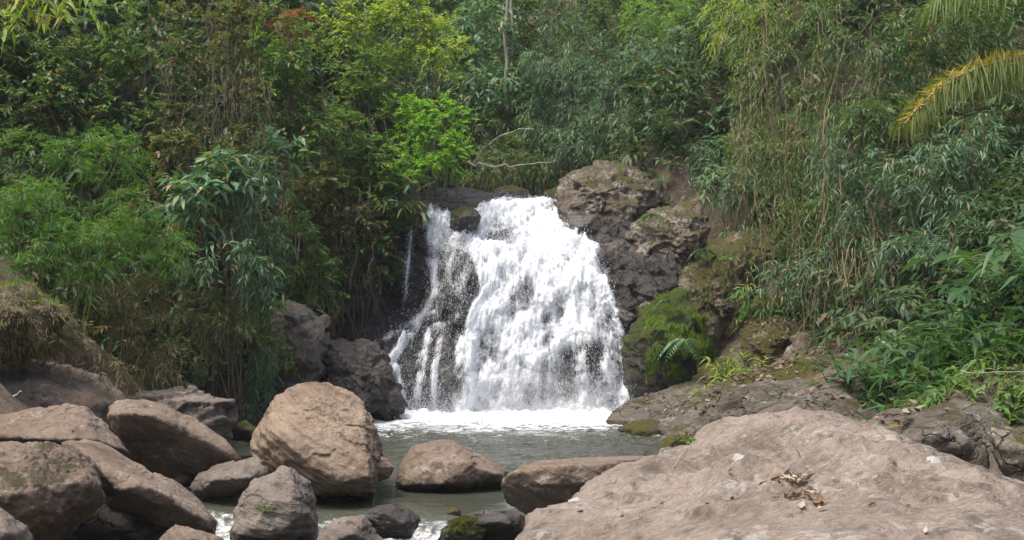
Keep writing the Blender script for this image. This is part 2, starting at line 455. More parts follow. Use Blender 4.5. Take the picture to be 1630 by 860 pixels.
def fall_mat(name, seed, bias, dens):
    m, nt, N, L = new_mat(name)
    b = NB(nt)
    fv = b.attr('flowuv').outputs['Vector']
    flow = b.attr('flow').outputs['Fac']
    off = N.new('ShaderNodeVectorMath'); off.operation = 'ADD'
    L.new(fv, off.inputs[0]); off.inputs[1].default_value = (seed * 7.3, seed * 3.1, seed)
    v = off.outputs[0]
    s1 = b.noise(b.mapping(v, (3.6, 1.0, 1)), 1.0, 5, 0.62, 0.9)       # long streams
    s2 = b.noise(b.mapping(v, (15.0, 6.5, 1)), 1.0, 5, 0.72, 0.7)      # threads and drops
    s3 = b.noise(b.mapping(v, (46.0, 26.0, 1)), 1.0, 3, 0.7)           # speckle
    t = b.math('ADD', b.math('MULTIPLY', b.math('SUBTRACT', s1, 0.5), 1.3), b.math('MULTIPLY', b.math('SUBTRACT', s2, 0.5), 1.7))
    t = b.math('ADD', t, b.math('MULTIPLY', b.math('SUBTRACT', s3, 0.5), 1.0))
    t = b.math('ADD', t, b.math('MULTIPLY', flow, 1.08))
    a = b.math('MULTIPLY', b.step(t, 0.42 + bias, 0.98 + bias), b.math('MULTIPLY', b.step(flow, 0.03, 0.12), dens))
    d = N.new('ShaderNodeBsdfDiffuse')
    L.new(b.mix(s2, (0.85, 0.875, 0.90), (0.94, 0.95, 0.955)), d.inputs['Color'])
    hb = b.math('ADD', b.math('MULTIPLY', s1, 1.0), b.math('ADD', b.math('MULTIPLY', s2, 0.7), b.math('MULTIPLY', s3, 0.25)))
    L.new(b.bump(hb, 0.45, 0.05), d.inputs['Normal'])
    tl = N.new('ShaderNodeBsdfTranslucent'); tl.inputs['Color'].default_value = (0.88, 0.91, 0.93, 1)
    mw = N.new('ShaderNodeMixShader'); mw.inputs[0].default_value = 0.25
    L.new(d.outputs[0], mw.inputs[1]); L.new(tl.outputs[0], mw.inputs[2])
    tp = N.new('ShaderNodeBsdfTransparent')
    mx = N.new('ShaderNodeMixShader')
    L.new(a, mx.inputs[0]); L.new(tp.outputs[0], mx.inputs[1]); L.new(mw.outputs[0], mx.inputs[2])
    b.out(mx.outputs[0])
    return m

def plain_mat(name, col, rough=0.6, trans=0.0):
    m, nt, N, L = new_mat(name)
    b = NB(nt)
    tc = N.new('ShaderNodeTexCoord')
    n = b.noise(tc.outputs['Object'], 30, 3)
    bs = N.new('ShaderNodeBsdfPrincipled')
    L.new(b.mix(n, tuple(c * 0.85 for c in col), tuple(min(1, c * 1.1) for c in col)), bs.inputs['Base Color'])
    bs.inputs['Roughness'].default_value = rough
    if trans:
        tl = N.new('ShaderNodeBsdfTranslucent'); tl.inputs['Color'].default_value = (*col, 1)
        mx = N.new('ShaderNodeMixShader'); mx.inputs[0].default_value = trans
        L.new(bs.outputs[0], mx.inputs[1]); L.new(tl.outputs[0], mx.inputs[2])
        b.out(mx.outputs[0])
    else:
        b.out(bs.outputs[0])
    return m
M['drop'] = plain_mat('water_drop', (0.84, 0.87, 0.9), 0.3, 0.4)
M['lichen'] = plain_mat('lichen', (0.30, 0.295, 0.26), 0.95)

# ------------------------------------------------------------------ terrain
LY = [-30, 6, 14, 20, 24, 27, 29, 31, 33.5, 36, 40, 46, 200]
LX = [-6, -5.5, -4.9, -5.3, -5.6, -4.8, -4.2, -3.4, -2.4, -1.9, -1.6, -1.2, -1.2]
RY = [-30, 6, 14, 18, 22, 26, 28, 31, 33.5, 36, 40, 46, 200]
RX = [3.4, 2.8, 2.6, 2.9, 3.1, 3.0, 3.1, 3.0, 2.0, 2.4, 2.8, 2.6, 2.6]

def terrain(x, y):
    x = np.asarray(x, float); y = np.asarray(y, float)
    zb = np.interp(y, [-30, 8, 14.8, 16.6, 27.5, 30.8, 32.5, 34.3, 42, 48, 70, 120, 220], [-1.9, -1.8, -1.7, -0.8, -1.1, -0.9, 2.0, 5.0, 5.1, 7.0, 20, 42, 60])
    bb = np.maximum(zb + 0.3, -0.15)
    dl = np.interp(y, LY, LX) - x
    dr = x - np.interp(y, RY, RX)
    sl = np.interp(y, [8, 18, 24, 28, 31, 36], [0.5, 0.75, 1.0, 1.7, 2.0, 1.0])
    sr = np.interp(y, [8, 14, 20, 24, 27.5, 29.5, 33, 36], [0.5, 0.55, 0.52, 0.5, 0.5, 1.0, 1.1, 0.9])
    def bank(d, s):
        z = bb + s * np.minimum(d, 4) + 1.0 * np.clip(d - 4, 0, 9) + 0.5 * np.clip(d - 13, 0, 60)
        return np.where(d > -1.0, z, -50)
    z = np.maximum(zb, np.maximum(bank(dl, sl), bank(dr, sr)))
    q = np.stack([x, y, np.zeros_like(x)], -1).reshape(-1, 3)
    n = (fbm(q * 0.45, 3, 11) * 0.22 + fbm(q * 1.7, 3, 12) * 0.07).reshape(x.shape)
    return z + n * np.clip(np.maximum(dl, dr) + 0.8, 0.25, 2.0)

def build_terrain():
    u = np.linspace(-1, 1, 321)
    xs = np.sinh(u * 3.0) / math.sinh(3.0) * 150
    v = np.linspace(0, 1, 301)
    ys = 26 + np.concatenate([-np.sinh((1 - v[:140] / v[139]) * 1.6) / math.sinh(1.6) * 56, np.sinh((v[140:] - v[139]) / (1 - v[139]) * 2.8) / math.sinh(2.8) * 190])
    X, Yg = np.meshgrid(xs, ys)
    Z = terrain(X, Yg)
    V = np.stack([X, Yg, Z], -1).reshape(-1, 3)
    ny, nx = X.shape
    i = np.arange((ny - 1) * (nx - 1)); r, c = i // (nx - 1), i % (nx - 1)
    a = r * nx + c
    me = mesh_np('terrain', V, [np.stack([a, a + 1, a + 1 + nx, a + nx], 1)], smooth=True)
    tag(obj('terrain', me, M['soil']), kind='structure')
    return V, np.stack([a, a + 1, a + 1 + nx, a + nx], 1)
TV, TF = build_terrain()

# ------------------------------------------------------------------ cliff behind the fall, and the water on it
NXC, NSC = 420, 520
prof_y = np.array([28.35, 28.5, 28.65, 28.95, 29.3, 29.75, 30.7, 31.4, 32.1, 32.9, 33.7, 36.0, 41.0])
prof_z = np.array([-1.0, 0.0, 1.0, 2.1, 3.0, 3.45, 3.85, 4.4, 4.68, 4.98, 5.18, 5.2, 5.25])
left_y = np.array([29.5, 29.7, 29.9, 30.15, 30.4, 30.6, 30.9, 31.2, 31.9, 32.9, 33.9, 36.0, 41.0])
left_z = np.array([-1.0, 0.0, 1.0, 2.1, 3.0, 3.6, 4.1, 4.6, 4.95, 5.25, 5.5, 5.6, 5.7])
kk = np.linspace(0, 12, NSC)
warp = np.interp(kk, [0, 10, 12], [0, 10, 12])
def lin(a): return np.interp(warp, np.arange(13), a)
def blur(a, n=15):
    k = np.hanning(n + 2)[1:-1]; k /= k.sum()
    return np.convolve(np.pad(a, (n // 2, n // 2), 'edge'), k, 'valid')
PY, PZ, QY, QZ = [blur(lin(a)) for a in (prof_y, prof_z, left_y, left_z)]
xs_c = np.linspace(-4.9, 3.9, NXC)
XX, KK = np.meshgrid(xs_c, np.arange(NSC))
bl = smooth01(XX, -0.9, -1.9)                     # 1 on the left cliff
CY = PY[KK] * (1 - bl) + QY[KK] * bl
CZ = PZ[KK] * (1 - bl) + QZ[KK] * bl
# apron of dark rock at the foot of the left strands, and the buttress the main flow parts around
for (bx, bz, rx, rz, hh) in ((-2.35, 0.55, 0.75, 0.95, 1.15), (-1.55, 0.75, 0.6, 1.1, 0.8), (-1.45, 2.3, 0.45, 0.55, 0.55),
                             (-1.2, 3.2, 0.5, 0.6, 0.55), (0.25, 2.75, 0.35, 0.3, 0.2), (-3.0, 1.3, 0.5, 0.5, 0.6), (1.9, 1.2, 0.4, 0.8, 0.25)):
    CY = CY - hh * np.exp(-(((XX - bx) / rx) ** 2 + ((CZ - bz) / rz) ** 2) ** 1.3)
q = np.stack([XX, CY, CZ], -1).reshape(-1, 3)
d_rock = (ridge(q * np.array([0.9, 0.9, 0.8]), 3, 21) * 0.12 + fbm(q * 2.3, 4, 22) * 0.10 + ridge(q * 3.1, 3, 23) * 0.03 + blocks(q * np.array([2.0, 2.0, 2.4]), 24) * 0.07).reshape(XX.shape)
d_rock = d_rock * (1 - 0.75 * smooth01(CZ, 4.7, 5.2))
gz = np.gradient(CZ, axis=0); gy = np.gradient(CY, axis=0)
ln = np.sqrt(gz ** 2 + gy ** 2) + 1e-9
nY, nZ = -gz / ln, gy / ln                         # outward normal of the profile
CVy, CVz = CY + nY * d_rock, CZ + nZ * d_rock
iq = np.arange((NSC - 1) * (NXC - 1)); rr_, cc_ = iq // (NXC - 1), iq % (NXC - 1)
a_ = rr_ * NXC + cc_
QC = np.stack([a_, a_ + 1, a_ + 1 + NXC, a_ + NXC], 1)
CLV = np.stack([XX, CVy, CVz], -1).reshape(-1, 3)
tag(obj('cliff', mesh_np('cliff', CLV, [QC], smooth=True), M['cliff']), kind='structure')

def flow_field(px, py, V):
    """How much water runs over each point of the rock: read off the photo along the rows of the fall."""
    wob = fbm(V * np.array([1.6, 1.6, 1.6]), 3, 31) * 9
    pxw = px + wob
    Lr = np.interp(py, [295, 305, 330, 350, 370, 390, 410, 430, 470, 500, 540, 600, 665], [806, 812, 775, 752, 722, 738, 745, 752, 752, 738, 728, 722, 715])
    Rr = np.interp(py, [295, 305, 330, 350, 370, 390, 410, 430, 470, 500, 540, 600, 665], [872, 870, 882, 893, 908, 944, 958, 966, 974, 987, 998, 1002, 1006])
    m = smooth01(pxw, Lr - 8, Lr + 16) * smooth01(-pxw, -Rr - 4, -Rr + 12)
    f = m * 1.05
    for (hx, hy, rx, ry, s) in ((832, 468, 24, 26, .5), (895, 600, 30, 50, .55), (952, 590, 24, 58, .62), (846, 630, 30, 40, .35), (790, 368, 16, 16, .5),
                                (815, 388, 22, 16, .5), (780, 385, 18, 12, .4), (893, 478, 14, 22, .35), (965, 500, 14, 40, .25), (785, 545, 22, 30, .2), (740, 455, 22, 35, .3),
                                (735, 600, 22, 45, .35), (905, 380, 10, 8, .3), (845, 345, 26, 8, .25)):
        f = f - m * s * 1.15 * np.exp(-((pxw - hx) / rx) ** 2 - ((py - hy) / ry) ** 2)
    # side strands
    Ls = np.interp(py, [335, 345, 380, 420, 470, 500, 540, 600, 665], [684, 674, 674, 678, 680, 662, 640, 616, 600])
    Rs = np.interp(py, [335, 345, 380, 420, 470, 500, 540, 600, 665], [716, 722, 745, 756, 752, 742, 730, 724, 720])
    dens = np.interp(py, [335, 350, 375, 400, 470, 510, 600, 665], [0.85, .95, .74, .50, .36, .34, .28, .38])
    ms = smooth01(pxw, Ls - 5, Ls + 8) * smooth01(-pxw, -Rs - 5, -Rs + 8) * smooth01(py, 332, 342)
    f = np.maximum(f, ms * dens)
    for (pts, w, s) in (([(655, 370), (649, 430), (645, 485)], 4, .55), ([(690, 342), (694, 400), (690, 470), (665, 520), (630, 565), (616, 585)], 9, .85),
                        ([(612, 540), (590, 552), (572, 556)], 5, .5), ([(690, 500), (650, 520), (612, 542)], 7, .6),
                        ([(738, 500), (684, 530), (672, 600), (655, 655)], 10, .7), ([(630, 586), (640, 625), (645, 660)], 7, 1.0), ([(705, 540), (690, 590), (692, 655)], 10, .6)):
        dm = np.full(px.shape, 1e9)
        for (x0, y0), (x1, y1) in zip(pts[:-1], pts[1:]):
            t = np.clip(((px - x0) * (x1 - x0) + (py - y0) * (y1 - y0)) / ((x1 - x0) ** 2 + (y1 - y0) ** 2), 0, 1)
            dm = np.minimum(dm, np.hypot(px - x0 - t * (x1 - x0), py - y0 - t * (y1 - y0)))
        f = np.maximum(f, s * np.exp(-(dm / w) ** 2))
    f = f * np.clip(0.92 + 0.55 * fbm(V * np.array([2.6, 2.0, 1.5]), 3, 33), 0.25, 1.25)
    # upstream of the lip the stream simply runs in its bed
    up = (V[:, 1] > 33.4)
    f = np.where(up, np.exp(-((V[:, 0] - 0.35) / 1.0) ** 4) * 0.8, f)
    return np.clip(f, 0, 1.1)

def blur2(a, n):
    k = np.hanning(n + 2)[1:-1]; k /= k.sum()
    a = np.apply_along_axis(lambda r: np.convolve(np.pad(r, (n // 2, n // 2), 'edge'), k, 'valid'), 0, a)
    return np.apply_along_axis(lambda r: np.convolve(np.pad(r, (n // 2, n // 2), 'edge'), k, 'valid'), 1, a)
d_soft = blur2(d_rock, 31) + 0.02
fall = thing('waterfall', 'white waterfall tumbling down the dark rock face into the pool', 'waterfall', (0.3, 28.4, 0.0))
FLOC = np.array([0.3, 28.4, 0.0])
px_c, py_c = pix(CLV)
FLOW = flow_field(px_c, py_c, CLV)
sl_ = np.cumsum(np.concatenate([[0], np.hypot(np.diff(PY), np.diff(PZ))]))
fan = 1.0 + 0.5 * smooth01(sl_, 0, 7)
for k, (nm, off, amp, bias, seed) in enumerate((('water_sheet', 0.04, 0.04, -0.05, 1), ('water_sheet', 0.12, 0.07, 0.06, 2), ('water_sheet', 0.20, 0.09, 0.17, 3), ('water_sheet', 0.27, 0.10, 0.27, 4))):
    fq = np.stack([(XX - 0.3) * fan[KK], sl_[KK], np.full_like(XX, k * 3.0)], -1).reshape(-1, 3)
    ww = (fbm(fq * np.array([2.2, 1.3, 1]), 3, 40 + k) * amp * 0.9 + fbm(fq * np.array([9, 4.5, 1]), 4, 50 + k, 0.6) * amp * 0.42).reshape(XX.shape)
    ww = ww * (1 - 0.7 * smooth01(CZ, 4.6, 5.2))
    off = off * (1 - 0.7 * smooth01(CZ, 4.6, 5.2))
    th = (off * np.clip(FLOW.reshape(XX.shape), 0.25, 1.0) + ww * np.clip(FLOW.reshape(XX.shape), 0.2, 1))
    rm = d_rock if k == 0 else d_soft
    Vy, Vz = CY + nY * (rm + np.maximum(th, 0.015)), CZ + nZ * (rm + np.maximum(th, 0.015))
    V = np.stack([XX, Vy, Vz], -1).reshape(-1, 3) - FLOC
    uvw = np.stack([(XX - 0.3) * fan[KK], sl_[KK], np.zeros_like(XX)], -1).reshape(-1, 3)
    fmax = np.maximum.reduce([FLOW[QC[:, j]] for j in range(4)])
    me = mesh_np(nm, V, [QC[fmax > 0.03]], smooth=True, attrs={'flow': FLOW, 'flowuv': uvw})
    obj(nm, me, fall_mat('falling_water', seed, bias, 0.7 if k == 0 else 0.97), fall)

def drops(n, rng):
    w = np.clip(FLOW, 0, 1) * (py_c < 668) * (CLV[:, 1] < 33.6)
    w = w ** 1.4 * (1.15 - np.clip(FLOW, 0, 1) * 0.5)
    w[CLV[:, 2] < 0.0] = 0
    idx = rng.choice(len(w), n, p=w / w.sum())
    b = CLV[idx] + rng.normal(size=(n, 3)) * np.array([0.05, 0.02, 0.05])
    outw = (rng.exponential(0.13, n) + 0.04) * np.interp(CLV[idx][:, 2], [3.5, 5.0], [1, 0.25])
    b[:, 1] += nY.ravel()[idx] * outw
    b[:, 2] += np.maximum(nZ.ravel()[idx], 0) * outw
    # splash at the foot
    ns = n // 4
    sx = rng.uniform(-2.6, 2.75, ns)
    sb = np.stack([sx, 28.3 - rng.exponential(0.35, ns), rng.exponential(0.16, ns)], 1)
    b = np.concatenate([b, sb])
    n = len(b)
    s = rng.uniform(0.003, 0.007, n) * np.where(rng.random(n) < 0.06, 1.6, 1)
    ln_ = s * rng.uniform(1.2, 4.0, n)
    base = np.array([[0, 0, 1], [1, 0, 0], [-.5, .87, 0], [-.5, -.87, 0], [0, 0, -1]])
    V = b[:, None, :] + base[None] * np.stack([s, s, ln_], 1)[:, None, :]
    Fq = np.array([[0, 1, 2], [0, 2, 3], [0, 3, 1], [4, 2, 1], [4, 3, 2], [4, 1, 3]])
    return V.reshape(-1, 3), (np.arange(n)[:, None, None] * 5 + Fq[None]).reshape(-1, 3)
V, T3 = drops(70000, np.random.default_rng(5))
tag(obj('spray', mesh_np('spray', V - FLOC, [T3]), M['drop'], fall), kind='stuff')

# ------------------------------------------------------------------ pool and stream
def build_pool():
    xs = np.linspace(-9, 8, 520)
    ys = np.concatenate([np.linspace(5, 14, 60)[:-1], np.linspace(14, 17.2, 170)[:-1], np.linspace(17.2, 29.6, 520)])
    X, Yg = np.meshgrid(xs, ys)
    lip = 16.25 + 0.22 * np.sin(X * 1.3) + 0.12 * np.sin(X * 3.1 + 1)
    dz = smooth01(lip - Yg, 0.0, 1.0)
    Z = -0.78 * dz - 0.25 * smooth01(lip - Yg, 1.2, 4)
    qq = np.stack([X, Yg, np.zeros_like(X)], -1).reshape(-1, 3)
    near_fall = smooth01(Yg, 25.4, 28.2)
    calm = smooth01(Yg, 18.2, 20.5)
    rip = 0.10 + 0.9 * calm
    patch = np.clip(0.55 + 0.9 * fbm(qq * np.array([0.55, 0.8, 1]), 2, 66), 0.12, 1.4)
    wv = patch.reshape(X.shape) * (fbm(qq * np.array([1.3, 2.6, 1]), 3, 61) * 0.075 + fbm(qq * np.array([5, 7, 1]), 3, 62) * 0.026).reshape(X.shape) * rip
    churn = (np.abs(fbm(qq * np.array([2.2, 3.0, 1]), 4, 63))).reshape(X.shape)
    Z = Z + wv + churn * (0.18 * near_fall + 0.22 * dz * smooth01(Yg, 13.0, 15.2))
    foam = 0.98 * np.exp(-((Yg - 28.7) / 3.0) ** 2) + 0.33 * smooth01(Yg, 20.5, 26.0)
    foam = foam + 0.66 * np.exp(-((lip - 0.55 - Yg) / 0.5) ** 2)
    foam = foam * (X > -4.2) + 0.02
    rip = np.clip(rip + dz, 0, 1.3)
    V = np.stack([X, Yg, Z], -1).reshape(-1, 3)
    ny, nx = X.shape
    i = np.arange((ny - 1) * (nx - 1)); r, c = i // (nx - 1), i % (nx - 1)
    a = r * nx + c
    me = mesh_np('water', V, [np.stack([a, a + 1, a + 1 + nx, a + nx], 1)], smooth=True, attrs={'foam': foam.ravel(), 'ripple': rip.ravel()})
    tag(obj('water', me, M['pool']), kind='structure')
build_pool()

# ------------------------------------------------------------------ rocks
_ico = {}
def ico(level):
    if level not in _ico:
        bm = bmesh.new()
        bmesh.ops.create_icosphere(bm, subdivisions=level, radius=1.0)
        v = np.array([x.co[:] for x in bm.verts]); f = np.array([[y.index for y in x.verts] for x in bm.faces])
        bm.free()
        _ico[level] = (unit(v), f)
    return _ico[level]

ROCKS = {}          # key -> (world verts, faces)

def hull_planes(pts):
    bm = bmesh.new()
    for p in pts: bm.verts.new(p)
    bmesh.ops.convex_hull(bm, input=bm.verts[:])
    bm.normal_update()
    c = np.mean([v.co[:] for v in bm.verts if v.link_faces], axis=0)
    pl = []
    for f in sorted(bm.faces, key=lambda f: -f.calc_area()):
        n = np.array(f.normal[:]); h = float(n @ (np.array(f.calc_center_median()[:]) - c))
        if h < 0: n, h = -n, -h
        if all(not (n @ m > 0.985) for m, _ in pl): pl.append((n, max(h, 0.02)))
    bm.free()
    return c, np.array([p[0] for p in pl]), np.array([p[1] for p in pl])

def rock(key, name, label, mat, Y, pts, level=6, sharp=34, amp=0.05, freq=1.6, seed=0, strata=None, group=None, cat='rock', dents=(), grow=1.03, extra=None, fine=1.0, chips=12, blk=0.016, bfreq=3.2):
    """pts: (px, py[, dy]) corners of the rock: photo pixel and how far (m) the corner lies behind the depth Y."""
    W = [P(p[0], p[1], Y + (p[2] if len(p) > 2 else 0.0)) for p in pts] + list(extra or [])
    c, n, h = hull_planes(W)
    if chips:
        rg = np.random.default_rng(seed + 500)
        cn = unit(rg.normal(size=(chips, 3)))
        sup = (np.array(W) - c) @ cn.T
        n = np.concatenate([n, cn]); h = np.concatenate([h, np.maximum(sup.max(0) * rg.uniform(0.90, 1.0, chips), 0.05)])
    d, f = ico(level)
    dn = np.clip(d @ n.T / h, 0, None)
    mx_ = dn.max(1, keepdims=True)
    r = 1.0 / (mx_[:, 0] * ((dn / mx_) ** (sharp * 2.2)).sum(1) ** (1.0 / (sharp * 2.2))) * grow
    V = c + d * r[:, None]
    size = np.cbrt(np.prod(np.ptp(V, axis=0)))
    qv = V / size * 2.0
    dv = amp * size * (fbm(qv * freq * 0.6, 3, seed) * 0.9 + ridge(qv * freq * 1.3, 3, seed + 9) * 0.28 - 0.15)
    dv += amp * size * 0.22 * fine * fbm(qv * freq * 4, 4, seed + 4, 0.6) - amp * size * 0.30 * fine * np.clip(ridge(qv * freq * 2.2, 3, seed + 6) - 0.8, 0, 1)
    if blk:
        dv += blk * (blocks(V * np.array([0.8, 0.8, 1.3]) * bfreq, seed) + 0.4 * blocks(V * np.array([0.8, 0.8, 1.3]) * bfreq * 2.6, seed + 1))
    if strata is not None:
        (sn, sf, sa) = strata
        sn = np.array(sn, float); sn /= np.linalg.norm(sn)
        t = (V @ sn) * sf + fbm(V * 0.9, 3, seed + 5) * 0.55
        fr = t - np.floor(t)
        dv += sa * (np.minimum(fr / 0.75, (1 - fr) / 0.25) - 0.5) * (0.6 + 0.8 * perlin(V * 1.3, seed + 8))
    V = V + d * dv[:, None]
    for (cp, rad, dep) in dents:
        g = np.exp(-((V - np.array(cp)) ** 2).sum(1) / rad ** 2)
        V[:, 2] -= dep * g
    o_loc = np.array([c[0], c[1], V[:, 2].min()])
    me = mesh_np(name, V - o_loc, [f], smooth=True)
    o = obj(name, me, M[mat], loc=[float(x) for x in o_loc])
    tag(o, label, cat, group)
    ROCKS[key] = (V, f)
    return o

GB = 'boulders of the stream bed'
GL = 'ledges of the rocky shore beside the pool'
GO = 'outcrop rocks beside the waterfall'

# --- large foreground boulder: its corners are given in metres
def fg_pts():
    top = [(-0.02, 6.0, 1.660), (0.07, 6.7, 1.740), (0.32, 7.0, 1.760), (0.49, 7.4, 1.840), (0.71, 7.6, 1.870), (1.14, 7.9, 1.980), (1.58, 8.1, 2.070), (2.02, 8.2, 2.105), (2.44, 8.2, 2.010), (2.82, 8.1, 1.895),
           (3.11, 8.0, 1.765), (3.30, 7.8, 1.600), (3.7, 7.2, 1.340), (0.05, 4.6, 1.740), (1.2, 4.2, 1.960), (2.4, 4.4, 1.940), (3.4, 5.6, 1.660), (1.3, 6.0, 2.010), (2.0, 6.2, 2.080)]
    bot = [(0.15, 6.9, 0.9), (0.5, 7.9, 0.6), (0.9, 8.7, -1.2), (-0.1, 5.8, -1.2), (0.2, 4.4, -1.2), (3.6, 4.6, -1.2), (4.2, 7.0, -1.2), (3.4, 8.6, -1.2), (2.2, 9.0, -1.2)]
    return [np.array(p) for p in top + bot]
rock('front', 'boulder', 'huge pinkish boulder in front, dry leaves caught in a hollow of its top', 'front', 7, [], level=7, sharp=30, amp=0.024, freq=2.6, seed=3,
     extra=fg_pts(), cat='boulder', group=GB, grow=1.0, dents=[((1.62, 7.05, 2.12), 0.20, 0.10), ((1.58, 6.5, 2.12), 0.16, 0.05), ((3.0, 6.9, 2.05), 0.5, 0.05), ((0.75, 6.6, 1.8), 0.35, 0.05)], fine=1.6, chips=5)

# --- boulders of the left side
rock('l1', 'boulder', 'long pale boulder below the grassy mound, crossed by a crack', 'tan', 19.2,
     [(-120, 600, .5), (-120, 700), (0, 572, .6), (60, 572, .5), (105, 588, .3), (150, 600, .4), (175, 615, .5), (205, 650, .2), (200, 690, 0), (120, 700, -.7), (0, 690, -.9), (60, 610, -.7), (140, 630, -.6), (-120, 640, -1)] + [(0, 620, 1.8), (180, 650, 1.6), (-100, 640, 1.6)],
     seed=11, amp=0.05, freq=2.0, cat='boulder', group=GB)
rock('l1b', 'boulder', 'low rounded boulder behind the long pale cracked one, under dark bank', 'grey', 20.3,
     [(95, 592), (130, 587), (165, 600), (195, 628), (190, 660), (110, 650), (140, 610, -.5), (140, 620, .9)], level=5, seed=12, cat='boulder', group=GB)
rock('l2', 'boulder', 'flat lens-shaped boulder lying on the pointed slab', 'tan', 16.2,
     [(-60, 690, 0), (0, 662, 0), (55, 648, .1), (100, 644, .1), (135, 648, .1), (168, 675, .1), (190, 700, 0), (205, 722, -.1), (0, 692, -.7), (80, 698, -.8), (150, 700, -.6), (190, 716, -.35), (-60, 700, -.6), (-60, 722, .3), (80, 725, .3), (190, 728, .4), (60, 690, 1.0), (150, 690, .8)],
     seed=13, sharp=40, amp=0.035, freq=2.0, cat='boulder', group=GB)
rock('l3', 'boulder', 'boulder with a pale ridge and a dark overhanging face, behind the flat boulder', 'tan', 17.4,
     [(173, 662, .0), (180, 645, .2), (205, 637, .3), (250, 643, .2), (292, 660, .0), (340, 688, -.3), (372, 718, -.5), (387, 737, -.5), (190, 660, -.4), (225, 660, -.6), (265, 668, -.6), (310, 690, -.6), (205, 725, .3), (235, 765, .7), (300, 765, .7), (385, 745, .3), (260, 645, 1.4), (370, 715, .9), (200, 650, 1.2)],
     seed=14, sharp=48, amp=0.04, freq=1.8, cat='boulder', group=GB)
rock('l4', 'boulder', 'dim flat-topped boulder below the brown hanging growth', 'grey', 20.6,
     [(200, 628, .4), (255, 640, .2), (290, 632, .3), (345, 633, .3), (368, 640, .1), (368, 700, 0), (280, 720, -.3), (210, 700, 0), (300, 645, -.4), (350, 652, -.4), (300, 640, 1.5), (230, 650, 1.2)],
     seed=15, blk=0.10, bfreq=1.7, amp=0.05, sharp=44, cat='boulder', group=GB)
rock('l5', 'boulder', 'big brown pitted boulder with dark mossy stains, lowest of the left heap', 'tan_moss', 13.2,
     [(-90, 712, .2), (0, 704, .3), (60, 704, .3), (118, 712, .3), (150, 733, .2), (168, 763, .1), (166, 795, .1), (130, 770, -.45), (60, 775, -.7), (0, 790, -.8), (-90, 800, -.8), (100, 815, -.5), (40, 845, -.5), (148, 820, .4), (60, 885, .4), (-90, 885, .2), (40, 715, 1.1), (120, 740, .9)],
     seed=16, amp=0.045, freq=2.4, cat='boulder', group=GB, fine=1.6)
rock('l6', 'boulder', 'long pointed slab slanting down towards the small side cascade', 'tan', 14.3,
     [(88, 704, .5), (130, 700, .6), (165, 708, .6), (250, 758, .4), (310, 797, .2), (349, 836, .0), (120, 708, .0), (160, 745, -.35), (185, 778, -.5), (235, 775, -.5), (300, 812, -.4), (345, 842, -.15), (180, 806, .1), (260, 860, .4), (330, 860, .5), (150, 715, 1.4), (300, 800, 1.0)],
     seed=17, sharp=48, amp=0.04, freq=1.8, cat='boulder', group=GB)
rock('l7', 'boulder', 'shaded dark boulder wedged below the pointed slab', 'dark', 14.4,
     [(90, 830), (150, 800), (200, 805), (290, 850), (300, 900), (90, 900), (190, 840, -.4), (190, 850, .8)], level=5, seed=18, cat='boulder', group=GB)
rock('l8', 'boulder', 'brown boulder at the bottom edge beside the side cascade', 'tan', 12.4,
     [(245, 868), (262, 848), (280, 837), (330, 846), (358, 858), (372, 900), (240, 900), (300, 860, -.4), (300, 850, .5)], level=5, seed=19, cat='boulder', group=GB)
rock('l9', 'boulder', 'pale boulder in the bottom corner below the pitted brown one', 'grey', 11.5,
     [(-60, 805), (0, 812), (25, 828), (48, 845), (60, 880), (-60, 900), (10, 850, -.35), (0, 830, .5)], level=5, seed=20, cat='boulder', group=GB)
rock('l10', 'boulder', 'low grey boulder wedged beside the great striped boulder', 'grey', 16.9,
     [(303, 775), (315, 757), (345, 742), (410, 727), (445, 735), (440, 775), (350, 796), (308, 790), (335, 765, -.4), (400, 760, -.4), (380, 745, .8), (330, 765, .7)], seed=21, sharp=40, cat='boulder', group=GB)
rock('c1', 'boulder', 'great tan boulder with slanting stripes, tallest in the stream', 'tan_strata', 17.0,
     [(404, 712, .1), (410, 685, .2), (440, 633, .5), (470, 615, .6), (502, 609, .7), (548, 620, .7), (575, 640, .6), (590, 668, .5), (603, 715, .3), (601, 752, .1), (430, 686, -.55), (455, 700, -.75), (500, 745, -.85), (545, 765, -.8), (588, 755, -.6), (575, 690, -.15), (408, 735, -.1), (440, 765, .1), (505, 795, .1), (578, 775, .1), (440, 810, .2), (590, 800, .2), (470, 640, 1.5), (560, 640, 1.5), (600, 730, 1.2), (420, 720, 1.2)],
     level=7, seed=22, sharp=44, amp=0.028, freq=1.8, strata=((0.5, 0.0, 0.87), 7.5, 0.022), chips=0, cat='boulder', group=GB)
rock('c1b', 'boulder', 'wedge of tan stone leaning on the striped boulder at the water', 'tan_strata', 17.2,
     [(588, 722), (612, 728), (630, 743), (622, 760), (600, 770), (575, 775), (592, 745, -.3), (600, 740, .5)], level=5, seed=23, sharp=44, cat='boulder', group=GB)
rock('c2', 'boulder', 'grey-brown peaked boulder standing before the striped one', 'grey_strata', 14.4,
     [(368, 868, -.2), (372, 830, 0), (380, 800, .1), (402, 768, .1), (452, 742, .2), (463, 744, .2), (490, 762, .4), (503, 790, .4), (506, 820, .3), (395, 800, -.35), (430, 795, -.5), (470, 800, -.55), (460, 755, -.15), (385, 850, -.45), (450, 850, -.5), (495, 840, -.2), (500, 900, .2), (366, 900, .1), (450, 760, .9), (490, 800, .9)],
     seed=24, sharp=40, amp=0.045, strata=((0.1, 0.3, 0.95), 5.0, 0.025), cat='boulder', group=GB)
